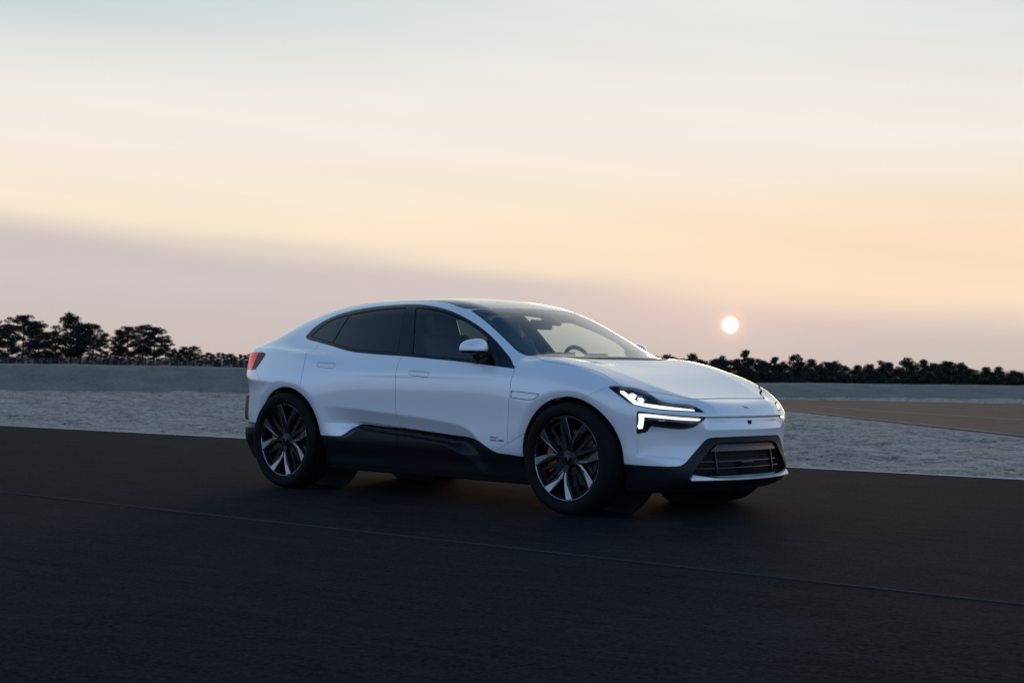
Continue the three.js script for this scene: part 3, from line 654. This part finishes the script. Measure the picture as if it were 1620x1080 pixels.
// wheel-arch liners
for (const x of [HUB, -HUB]) for (const s of [1, -1]) {
  const g = new THREE.CylinderGeometry(.445, .445, .33, 48, 1, true, Math.PI / 2 - .35, Math.PI + .7); g.rotateX(Math.PI / 2); g.rotateZ(0);
  const p = g.attributes.position, flip = [];
  g.translate(x, HUBY, s * .665);
  part('arch_liner', g, black, car);
  const d = new THREE.CircleGeometry(.46, 40); d.translate(x, HUBY + .02, s * .5); part('arch_wall', d, black, car);
}
// grille: dark depth, slats, uprights, sensor cover
{
  const g = new THREE.Group(); g.name = 'grille'; car.add(g);
  const m = grilleHole, put = (name, fn, d, t, mat) => { const q = rim(shifted(inside(m, fn), -d), t, true); part(name, geo(joined(q, mirrored(q))), mat, g); };
  part('grille_back', geo(joined(shifted(m, -.085), mirrored(shifted(m, -.085)), edge(m, .09, true), mirrored(edge(m, .09, true)))), black, g);
  const slatM = phy(lin(.012, .013, .015), { roughness: .25, specularIntensity: .7 });
  for (const y of [.424, .389, .366, .343, .318, .297]) { const main = y === .389 || y === .343; put('slat', (x, yy, z) => Math.abs(yy - y) - (main ? .0035 : .003), main ? .034 : .05, .03, main ? slatM : black); }
  for (const z0 of [.345]) put('upright', (x, y, z) => Math.max(Math.abs(z - z0) - .005, y - .46), .026, .03, slatM);
  put('sensor_cover', diag([[1.905, .456], [1.985, .503], [2.7, .503], [2.7, .458], [2.07, .4555]], 25), .014, .02, phy(lin(.02, .02, .022), { roughness: .16 }));
  const b = new RoundedBoxGeometry(.05, .095, .15, 2, .008); b.translate(2.305, .332, 0); part('radar_unit', b, gloss, g);
}
const snap = (x, y, z, lift = 0) => {                    // nearest point of the body along x, y or z, with its normal
  const p = [x, y, z]; for (let i = 0; i < 6; i++) { const f = field(...p); grad(...p, G4); const d = f / G4[3] - lift; p[0] -= d * G4[0]; p[1] -= d * G4[1]; p[2] -= d * G4[2]; }
  return p;
};
{ // nose camera and emblem
  const p = snap(2.34, .651, .0), b = new RoundedBoxGeometry(.016, .026, .036, 2, .003); b.translate(p[0] + .001, p[1], p[2]); part('nose_camera', b, gloss, car);
  const g = new THREE.Group(); g.name = 'nose_emblem'; car.add(g);
  for (const s of [1, -1]) for (const [tx, ty] of [[-.042, .026], [-.030, -.004]]) {
    const tip = snap(2.32, .767 + s * ty, -s * tx, .001), c = snap(2.32, .767, 0, .001), l = Math.hypot(tx, ty), wx = -ty / l * .0045, wy = tx / l * .0045;
    const q = [snap(2.32, .767 + wy, wx, .001), snap(2.32, .767 - wy, -wx, .001)], ridge = snap(2.32, .767, 0, .006);
    const e = new THREE.BufferGeometry(); e.setAttribute('position', new THREE.Float32BufferAttribute([...q[0], ...tip, ...ridge, ...ridge, ...tip, ...q[1], ...q[0], ...ridge, ...q[1]], 3)); e.computeVertexNormals();
    part('emblem_spike', e, phy(lin(.35, .35, .36), { roughness: .3 }), g);
  }
}
// door mirrors
function mirrorShell(part2) {
  const g = new THREE.SphereGeometry(1, 48, 32), p = g.attributes.position;
  for (let i = 0; i < p.count; i++) {
    let x = p.getX(i), y = p.getY(i), z = p.getZ(i);
    const pw = (v, e) => Math.sign(v) * Math.abs(v) ** e;
    x = pw(x, .62); y = pw(y, .72); z = pw(z, .62);
    const front = (x + 1) / 2, top2 = y > 0 ? 1 : .55;
    let X = x * .078, Y = y * .074 * top2 * (1 - .20 * Math.max(0, z) * .6), Z = z * .098;
    X -= .020 * Math.max(0, z) ** 2; Y -= .006 * z; X *= 1 - .12 * Math.abs(y);
    p.setXYZ(i, X, Y, Z);
  }
  g.computeVertexNormals();
  return g;
}
for (const s of [1, -1]) {
  const g = new THREE.Group(); g.name = 'door_mirror'; car.add(g); g.position.set(.596, 1.132, s * .955); g.scale.z = 1;
  const sh = mirrorShell(); if (s < 0) { sh.scale(1, 1, -1); const ix = sh.index.array; for (let i = 0; i < ix.length; i += 3) [ix[i], ix[i + 1]] = [ix[i + 1], ix[i]]; sh.computeVertexNormals(); }
  const up = sh.clone(), cutY = (gg, keepUp) => { const m = { p: Array.from(gg.attributes.position.array), n: Array.from(gg.attributes.normal.array), t: Array.from(gg.index.array) }; return geo(inside(m, (x, y) => keepUp ? -.012 - y : y + .013)); };
  part('mirror_shell', cutY(sh, true), white, g); part('mirror_base', cutY(sh, false), satin, g);
  const gl = new RoundedBoxGeometry(.004, .060, .135, 2, .002); gl.translate(-.066, .008, 0); part('mirror_glass', gl, chrome, g);
  const arm = new THREE.CatmullRomCurve3([new THREE.Vector3(-.01, -.022, s * -.02), new THREE.Vector3(-.012, -.055, s * -.04), new THREE.Vector3(-.02, -.098, s * -.085)]), tg = new THREE.TubeGeometry(arm, 12, .032, 14, false); tg.scale(1, 1, 1);
  part('mirror_arm', tg, satin, g);
  const ft = new RoundedBoxGeometry(.15, .05, .06, 3, .018); ft.rotateZ(-.08); ft.translate(.0, -.082, s * -.068); part('mirror_foot', ft, satin, g);
}
// lettering on the front doors
{
  const { FontLoader } = await import('three/addons/loaders/FontLoader.js'), font = await new FontLoader().loadAsync('fonts/droid/droid_sans_bold.typeface.json');
  const ink = satin, line = (txt, size, x0, y0, s) => {
    const g = new THREE.ShapeGeometry(font.generateShapes(txt, size), 2), p = g.attributes.position;
    const n = g.attributes.normal;
    for (let i = 0; i < p.count; i++) { const q = snap(s > 0 ? x0 + p.getX(i) : x0 + .128 - p.getX(i), y0 + p.getY(i), .965, .0012); p.setXYZ(i, q[0], q[1], s * q[2]); n.setXYZ(i, 0, 0, s); }
    return g;
  };
  const doors = car.children.filter((c) => c.name === 'front_door');
  doors.forEach((d, k) => { const s = k ? -1 : 1; part('lettering', line('Polestar 4', .0125, .774, .496, s), ink, d); part('lettering', line('100kWh / 400kW', .0125, .774, .476, s), ink, d); });
}
// cabin
{
  const leather = std(lin(.030, .032, .037), { roughness: .7 }), belt = std(lin(.012, .012, .013), { roughness: .9 });
  const box = (w, h, d, r, x, y, z, rz = 0) => { const b = new RoundedBoxGeometry(w, h, d, 4, r); b.rotateZ(rz); b.translate(x, y, z); return b; };
  for (const s of [1, -1]) {
    const seat = new THREE.Group(); seat.name = 'front_seat'; car.add(seat);
    part('cushion', box(.54, .16, .52, .06, .17, .60, s * .38, .08), leather, seat);
    part('backrest', box(.14, .66, .52, .06, -.19, .93, s * .38, .30), leather, seat);
    part('headrest', box(.11, .21, .29, .05, -.315, 1.305, s * .38, .22), leather, seat);
  }
  const bench = new THREE.Group(); bench.name = 'rear_seat'; car.add(bench);
  part('cushion', box(.5, .18, 1.3, .06, -.85, .62, 0, .06), leather, bench); part('backrest', box(.14, .62, 1.3, .06, -1.2, .92, 0, .42), leather, bench);
  for (const z of [-.42, 0, .42]) part('headrest', box(.10, .15, .24, .04, -1.36, 1.24, z, .3), leather, bench);
  const dash = new THREE.Group(); dash.name = 'dashboard'; car.add(dash);
  part('dash_top', box(.62, .20, 1.42, .06, .82, .955, 0, -.04), leather, dash);
  part('driver_display', box(.02, .09, .26, .006, .66, 1.075, -.38, .2), gloss, dash);
  part('centre_display', box(.016, .21, .35, .006, .60, 1.02, -.02, .18), gloss, dash);
  part('console', box(.9, .2, .24, .04, .25, .66, 0), leather, dash);
  const wheel = new THREE.Group(); wheel.name = 'steering_wheel'; car.add(wheel); wheel.position.set(.485, 1.015, -.38); wheel.rotation.z = .42;
  const ring = new THREE.TorusGeometry(.168, .016, 12, 48); ring.rotateY(Math.PI / 2); part('wheel_ring', ring, leather, wheel);
  part('wheel_hub', box(.05, .10, .12, .02, .02, 0, 0), leather, wheel); part('wheel_spoke', box(.02, .035, .30, .008, .015, 0, 0), leather, wheel);
  const rvm = new THREE.Group(); rvm.name = 'rear_view_mirror'; car.add(rvm);
  part('mirror_case', box(.035, .075, .24, .016, .40, 1.335, 0, .1), leather, rvm); part('mirror_mount', box(.16, .05, .11, .02, .50, 1.375, 0, -.42), leather, rvm);
  part('cabin_floor', box(2.7, .05, 1.5, .02, -.25, .40, 0), cabin, car);
  for (const s of [1, -1]) { const g = new THREE.TubeGeometry(new THREE.CatmullRomCurve3([new THREE.Vector3(-.36, 1.26, s * .66), new THREE.Vector3(-.33, 1.0, s * .70), new THREE.Vector3(-.25, .6, s * .72)]), 8, .012, 6); part('seat_belt', g, belt, car); }
}
// ------------------------------------------------------------------ pines behind the bank
const needle = std(lin(.040, .052, .036), { roughness: .9 }), needle2 = std(lin(.050, .054, .034), { roughness: .9 }), bark = std(lin(.075, .045, .030), { roughness: .95 });
function limb(a, b, r0, r1, n = 5) {
  const g = new THREE.CylinderGeometry(r1, r0, 1, n, 1, true), d = b.clone().sub(a), l = d.length();
  g.scale(1, l, 1); g.translate(0, l / 2, 0); g.applyQuaternion(new THREE.Quaternion().setFromUnitVectors(new THREE.Vector3(0, 1, 0), d.normalize())); g.translate(a.x, a.y, a.z);
  return g;
}
function pine(kind) {                                    // unit tree of height 1: trunk, limbs and clumps of needle tufts
  const wood = [], clumps = [], bend = new THREE.Vector3(rr(-.05, .05), 0, rr(-.05, .05)), at = (h) => new THREE.Vector3(bend.x * h * h + .012 * Math.sin(h * 9 + kind), h, bend.z * h * h);
  for (let i = 0; i < 6; i++) wood.push(limb(at(i / 6), at((i + 1) / 6 * .97), .022 * (1 - i / 6.5), .022 * (1 - (i + 1) / 6.5), 7));
  const open = [.28, .16, .42, .06, .06, .01][kind % 6], spread = [.27, .22, .24, .20, .16, .30][kind % 6], nl = [24, 26, 17, 28, 26, 22][kind % 6];
  for (let i = 0; i < nl; i++) {
    const h = open + (.96 - open) * ((i + rnd() * .8) / nl), a = i * 2.4 + rr(-.5, .5), t = (h - open) / (1 - open), shape = kind % 6 === 4 ? 1 - t * .92 : Math.sin(Math.PI * Math.min(1, .22 + t * .80)) ** .8;
    const len = spread * shape * rr(.55, 1.25), s = at(h), e = new THREE.Vector3(s.x + Math.cos(a) * len, h + len * rr(-.05, .45), s.z + Math.sin(a) * len);
    wood.push(limb(s, e, .008, .003, 4));
    clumps.push([e, rr(.045, .085) * (kind % 6 === 4 ? .7 : 1)]);
    for (let q = 0; q < 2; q++) clumps.push([s.clone().lerp(e, rr(.5, 1.25)).add(new THREE.Vector3(rr(-.06, .06), rr(-.03, .05), rr(-.06, .06))), rr(.022, .05)]);
    if (len > .09) clumps.push([s.clone().lerp(e, rr(.4, .7)).add(new THREE.Vector3(rr(-.03, .03), rr(0, .04), rr(-.03, .03))), rr(.04, .07)]);
    if (rnd() < .45) clumps.push([e.clone().add(new THREE.Vector3(rr(-.07, .07), rr(-.02, .05), rr(-.07, .07))), rr(.03, .055)]);
  }
  clumps.push([at(.96), .05], [at(.90).add(new THREE.Vector3(.03, 0, .02)), .06]);
  const pos = [], nor = [];
  for (const [c, r] of clumps) {
    const n = Math.round(150 * (r / .07) ** 2);
    for (let i = 0; i < n; i++) {
      const u = rnd() * 2 - 1, a = rnd() * 6.283, q = Math.cbrt(rnd()) * r * 1.1, w = Math.sqrt(1 - u * u), p = [c.x + Math.cos(a) * w * q * 1.25, c.y + u * q * .66, c.z + Math.sin(a) * w * q * 1.25];
      const d = new THREE.Vector3(rr(-1, 1), rr(-.2, 1), rr(-1, 1)).normalize(), e = new THREE.Vector3(rr(-1, 1), rr(-1, 1), rr(-1, 1)).cross(d).normalize(), L = rr(.010, .021), W = rr(.0042, .0085);
      const nn = new THREE.Vector3(Math.cos(a) * w, u + .4, Math.sin(a) * w).normalize();
      const v = (s, t) => pos.push(p[0] + d.x * s + e.x * t, p[1] + d.y * s + e.y * t, p[2] + d.z * s + e.z * t);
      v(-L, 0); v(0, W); v(L, 0); v(-L, 0); v(L, 0); v(0, -W);
      for (let k = 0; k < 6; k++) nor.push(nn.x, nn.y, nn.z);
    }
  }
  const crown = new THREE.BufferGeometry(); crown.setAttribute('position', new THREE.Float32BufferAttribute(pos, 3)); crown.setAttribute('normal', new THREE.Float32BufferAttribute(nor, 3));
  return { wood: mergeGeometries(wood.map((g) => { g.deleteAttribute('uv'); return g; })), crown };
}
const pineKinds = Array.from({ length: 9 }, (_, k) => pine(k));
// x, z, height, shape, spread, foot, kind of place
const PINES = [
  [-80.77, -242.0, 6.76, 0, 1.30, -0.5, 0], [-80.69, -250.0, 7.76, 1, 1.20, -0.5, 0], [-74.57, -238.0, 6.46, 3, 1.25, -0.5, 0], [-74.76, -246.0, 7.92, 0, 1.25, -0.5, 0],
  [-70.68, -240.0, 6.95, 1, 1.30, -0.5, 0], [-68.39, -236.0, 4.93, 5, 1.20, -0.5, 0], [-66.34, -234.0, 5.48, 3, 1.20, -0.5, 0], [-67.15, -245.0, 8.39, 1, 1.15, -0.5, 0],
  [-64.27, -240.0, 6.58, 0, 1.20, -0.5, 0], [-62.05, -238.0, 6.66, 2, 1.30, -0.5, 0], [-59.39, -232.0, 4.63, 5, 1.20, -0.5, 0], [-58.80, -240.0, 5.91, 3, 1.00, -0.5, 0],
  [-58.01, -243.0, 6.37, 0, 1.15, -0.5, 0], [-54.58, -238.0, 6.58, 2, 1.25, -0.5, 0], [-53.65, -241.0, 6.29, 0, 1.20, -0.5, 0], [-50.78, -236.0, 4.46, 2, 1.30, -0.5, 0],
  [-48.64, -232.0, 3.06, 5, 0.90, -0.5, 0], [-48.50, -238.0, 3.40, 0, 1.30, -0.5, 0], [-46.52, -236.0, 3.50, 2, 1.35, -0.5, 0], [-87.63, -260.0, 2.14, 5, 1.70, -0.5, 1],
  [-85.72, -261.2, 2.18, 5, 1.70, -0.5, 1], [-84.96, -261.4, 2.42, 5, 1.70, -0.5, 1], [-79.63, -253.1, 2.08, 5, 1.70, -0.5, 1], [-79.29, -257.4, 2.65, 5, 1.70, -0.5, 1],
  [-76.26, -254.2, 2.85, 5, 1.70, -0.5, 1], [-76.33, -259.7, 2.16, 5, 1.70, -0.5, 1], [-72.74, -253.4, 2.27, 5, 1.70, -0.5, 1], [-69.92, -252.0, 2.83, 5, 1.70, -0.5, 1],
  [-68.31, -254.2, 2.81, 5, 1.70, -0.5, 1], [-66.48, -254.9, 2.32, 5, 1.70, -0.5, 1], [-65.58, -258.8, 2.63, 5, 1.70, -0.5, 1], [-64.61, -258.9, 2.32, 5, 1.70, -0.5, 1],
  [-60.81, -255.0, 2.39, 5, 1.70, -0.5, 1], [-59.28, -253.5, 2.98, 5, 1.70, -0.5, 1], [-58.79, -258.0, 2.92, 5, 1.70, -0.5, 1], [-56.35, -255.4, 2.63, 5, 1.70, -0.5, 1],
  [-54.38, -256.8, 2.56, 5, 1.70, -0.5, 1], [-52.91, -259.0, 2.87, 5, 1.70, -0.5, 1], [-49.95, -252.2, 2.47, 5, 1.70, -0.5, 1], [-50.25, -260.1, 2.24, 5, 1.50, -0.5, 1],
  [-49.21, -259.5, 2.68, 0, 1.50, -0.5, 1], [-47.82, -256.9, 2.46, 3, 1.50, -0.5, 1], [-45.75, -250.6, 2.64, 4, 1.50, -0.5, 1], [-46.81, -261.5, 2.58, 5, 1.50, -0.5, 1],
  [-45.47, -259.1, 2.55, 0, 1.50, -0.5, 1], [-44.94, -261.3, 2.11, 3, 1.50, -0.5, 1], [-42.83, -254.3, 2.44, 4, 1.50, -0.5, 1], [-42.76, -259.3, 2.34, 5, 1.50, -0.5, 1],
  [-41.79, -259.0, 2.59, 0, 1.50, -0.5, 1], [-41.09, -260.3, 2.17, 3, 1.50, -0.5, 1], [-40.33, -261.3, 2.64, 4, 1.50, -0.5, 1], [21.53, -238.4, 7.29, 0, 0.83, -5, 2],
  [24.53, -251.9, 7.98, 1, 0.99, -5, 2], [24.80, -244.8, 7.56, 2, 0.99, -5, 2], [26.92, -250.2, 7.32, 7, 0.83, -5, 2], [27.62, -244.2, 8.08, 6, 0.79, -5, 2],
  [28.23, -238.0, 7.11, 8, 0.78, -5, 2], [31.70, -253.9, 7.41, 0, 1.01, -5, 2], [31.22, -240.2, 7.82, 1, 0.76, -5, 2], [35.44, -261.7, 7.28, 2, 0.89, -5, 2],
  [34.46, -246.6, 7.42, 7, 0.80, -5, 2], [37.52, -251.4, 7.58, 6, 0.97, -5, 2], [38.25, -247.8, 7.39, 8, 0.86, -5, 2], [37.76, -237.4, 6.88, 0, 0.99, -5, 2],
  [39.90, -236.9, 7.10, 1, 0.87, -5, 2], [45.35, -257.8, 8.34, 2, 0.78, -5, 2], [46.06, -255.0, 7.23, 7, 1.00, -5, 2], [47.17, -252.4, 7.54, 6, 0.96, -5, 2],
  [45.75, -238.8, 6.72, 8, 0.86, -5, 2], [47.19, -239.9, 7.12, 0, 0.98, -5, 2], [49.08, -243.7, 7.35, 1, 0.87, -5, 2], [54.21, -262.0, 6.65, 2, 0.98, -5, 2],
  [56.24, -261.4, 6.78, 7, 0.87, -5, 2], [55.46, -248.7, 6.87, 6, 0.94, -5, 2], [57.27, -248.5, 7.39, 8, 0.82, -5, 2], [58.27, -246.5, 7.20, 0, 0.78, -5, 2],
  [60.13, -245.8, 8.00, 1, 1.01, -5, 2], [65.17, -261.0, 7.02, 2, 0.91, -5, 2], [64.03, -249.0, 7.78, 7, 0.83, -5, 2], [62.41, -238.3, 7.16, 6, 0.82, -5, 2],
  [68.74, -256.3, 7.27, 8, 0.98, -5, 2], [67.06, -245.4, 7.53, 0, 0.96, -5, 2], [71.91, -256.1, 7.42, 1, 0.93, -5, 2], [72.40, -253.3, 6.53, 2, 0.95, -5, 2],
  [72.09, -245.4, 6.74, 7, 0.94, -5, 2], [73.56, -243.3, 6.76, 6, 0.87, -5, 2], [79.82, -256.0, 6.24, 8, 0.93, -5, 2], [77.11, -243.6, 6.05, 0, 1.00, -5, 2],
  [82.02, -252.9, 6.28, 1, 0.90, -5, 2], [78.87, -236.3, 6.58, 2, 0.89, -5, 2], [35.83, -248.0, 8.81, 4, 0.90, -5, 3], [40.41, -248.0, 7.81, 4, 0.90, -5, 3],
  [17.03, -230.6, 5.22, 3, 1.45, -5, 2], [18.88, -234.0, 5.25, 5, 1.45, -5, 2], [19.68, -233.4, 5.79, 1, 1.13, -5, 2], [21.32, -234.4, 5.54, 3, 1.45, -5, 2],
  [22.68, -235.8, 5.19, 3, 1.45, -5, 2], [23.49, -231.3, 5.37, 5, 1.45, -5, 2], [24.52, -235.4, 5.58, 1, 1.13, -5, 2], [25.71, -233.2, 5.18, 3, 1.45, -5, 2],
  [27.16, -233.8, 5.70, 3, 1.45, -5, 2], [27.81, -230.2, 5.20, 5, 1.45, -5, 2], [29.29, -232.4, 5.64, 1, 1.13, -5, 2], [29.92, -227.6, 5.83, 3, 1.45, -5, 2],
  [30.96, -228.2, 5.21, 3, 1.45, -5, 2], [32.05, -226.4, 5.23, 5, 1.45, -5, 2], [33.07, -226.5, 6.17, 1, 1.13, -5, 2], [34.18, -227.8, 5.52, 3, 1.45, -5, 2],
  [35.82, -230.7, 5.80, 3, 1.45, -5, 2], [37.34, -231.9, 5.23, 5, 1.45, -5, 2], [37.44, -226.0, 5.49, 1, 1.13, -5, 2], [39.41, -230.1, 5.55, 3, 1.45, -5, 2],
  [40.32, -229.7, 5.00, 3, 1.45, -5, 2], [40.93, -226.9, 5.21, 5, 1.45, -5, 2], [43.36, -231.8, 6.03, 1, 1.13, -5, 2], [44.53, -230.2, 5.01, 3, 1.45, -5, 2],
  [45.50, -229.7, 5.18, 3, 1.45, -5, 2], [46.58, -231.6, 5.21, 5, 1.45, -5, 2], [48.45, -232.1, 5.40, 1, 1.13, -5, 2], [47.90, -226.0, 4.93, 3, 1.45, -5, 2],
  [50.21, -232.2, 5.23, 3, 1.45, -5, 2], [52.03, -234.9, 5.16, 5, 1.45, -5, 2], [51.89, -228.3, 5.92, 1, 1.13, -5, 2], [53.36, -229.8, 4.82, 3, 1.45, -5, 2],
  [55.53, -232.0, 4.88, 3, 1.45, -5, 2], [55.96, -231.0, 4.81, 5, 1.45, -5, 2], [58.46, -235.8, 6.01, 1, 1.13, -5, 2], [58.44, -230.8, 5.49, 3, 1.45, -5, 2],
  [59.26, -230.4, 5.15, 3, 1.45, -5, 2], [61.57, -234.3, 4.98, 5, 1.45, -5, 2], [61.08, -228.7, 5.79, 1, 1.13, -5, 2], [62.84, -228.5, 5.00, 3, 1.45, -5, 2],
  [65.59, -235.9, 5.61, 3, 1.45, -5, 2], [65.36, -230.7, 5.15, 5, 1.45, -5, 2], [67.57, -233.4, 5.70, 1, 1.13, -5, 2], [67.08, -229.0, 5.00, 3, 1.45, -5, 2],
  [68.53, -229.0, 5.42, 3, 1.45, -5, 2], [69.89, -229.6, 5.29, 5, 1.45, -5, 2], [70.21, -226.4, 5.71, 1, 1.13, -5, 2], [73.78, -235.2, 5.28, 3, 1.45, -5, 2],
  [72.56, -226.1, 5.20, 3, 1.45, -5, 2], [75.46, -231.8, 5.31, 5, 1.45, -5, 2], [76.28, -230.8, 5.65, 1, 1.13, -5, 2], [77.30, -229.9, 5.35, 3, 1.45, -5, 2],
  [78.11, -229.0, 5.53, 3, 1.45, -5, 2], [81.13, -234.4, 5.66, 5, 1.45, -5, 2], [14.72, -250.0, 7.08, 0, 0.94, -5, 2], [16.10, -250.0, 7.31, 0, 0.94, -5, 2],
  [17.47, -250.0, 7.44, 0, 0.94, -5, 2], [18.85, -250.0, 7.07, 0, 0.94, -5, 2], [20.22, -250.0, 6.99, 0, 0.94, -5, 2], [21.60, -250.0, 7.62, 0, 0.94, -5, 2],
  
  
  
  [10.54, -268.4, 4.35, 1, 1.50, -2.5, 4], [14.41, -262.2, 4.49, 5, 1.50, -2.5, 4],
  [-86.15, -244.7, 6.53, 0, 1.27, -0.5, 0], [-93.47, -247.1, 8.36, 1, 1.12, -0.5, 0], [-96.78, -249.1, 6.30, 3, 1.18, -0.5, 0], [-101.69, -246.1, 7.94, 2, 1.13, -0.5, 0], [-109.05, -240.0, 7.42, 7, 1.28, -0.5, 0], [-113.14, -251.9, 7.12, 0, 1.25, -0.5, 0], [-120.59, -243.2, 7.82, 1, 1.25, -0.5, 0], [-124.81, -239.6, 6.84, 3, 1.14, -0.5, 0], [-130.88, -252.6, 6.68, 2, 1.28, -0.5, 0], [-133.98, -239.0, 7.11, 7, 1.20, -0.5, 0], [86.57, -242.2, 6.07, 3, 1.03, -5, 2], [93.29, -234.9, 5.61, 1, 1.27, -5, 2], [97.11, -232.2, 4.92, 0, 1.16, -5, 2], [101.55, -234.0, 5.50, 6, 1.28, -5, 2], [107.76, -241.6, 5.69, 3, 1.03, -5, 2], [113.24, -236.1, 5.65, 1, 1.29, -5, 2], [116.66, -245.3, 5.65, 0, 1.04, -5, 2],
];
const PINE_FORMS = ['spreading pine with a flat broken crown', 'tall full-crowned pine', 'umbrella-topped pine on a bare trunk', 'broad pine branching low down', 'narrow pointed conifer', 'wide low bushy pine', 'spreading pine with a ragged crown', 'tall dense pine', 'high-crowned pine with open branches'];
const PINE_PLACES = ['behind the wire fence', 'in the undergrowth behind the wire fence', 'in the dark wood beyond the lower bank', 'rising above the dark wood below the sun', 'beyond the bank behind the white car'];
for (const [x, z, h, kind, w, foot, place] of PINES) {
  const t = thing('pine_tree', PINE_FORMS[kind] + ' ' + PINE_PLACES[place], 'tree', 'pines ' + PINE_PLACES[place]), k = pineKinds[kind];
  part('trunk', k.wood, bark, t); part('crown', k.crown, kind % 2 ? needle2 : needle, t);
  t.position.set(x, foot, z); t.scale.set(h * w, h, h * w); t.rotation.y = kind * 1.7 + x * 1.31;
}
// wire fence in front of the taller pines
{
  const f = thing('wire_fence', 'grey wire fence on thin posts along the top of the bank, before the pines', 'fence');
  f.position.set(-66, -.5, -226);
  const zinc = std(lin(.16, .17, .18), { roughness: .6, metalness: .3 }), pg = new THREE.CylinderGeometry(.035, .035, 1.42, 6), wg = new THREE.CylinderGeometry(.011, .011, 58, 4);
  wg.rotateZ(Math.PI / 2);
  for (let i = 0; i <= 48; i++) { const p = part('post', pg, zinc, f); p.position.set(-28.8 + i * 1.2, .71 + .02 * Math.sin(i * 2.3), 0); p.rotation.z = .015 * Math.sin(i * 3.7); }
  for (let k = 0; k < 7; k++) { const w = part('wire', wg, zinc, f); w.position.set(0, .12 + k * .21, .04); }
}
renderer.render(scene, camera);
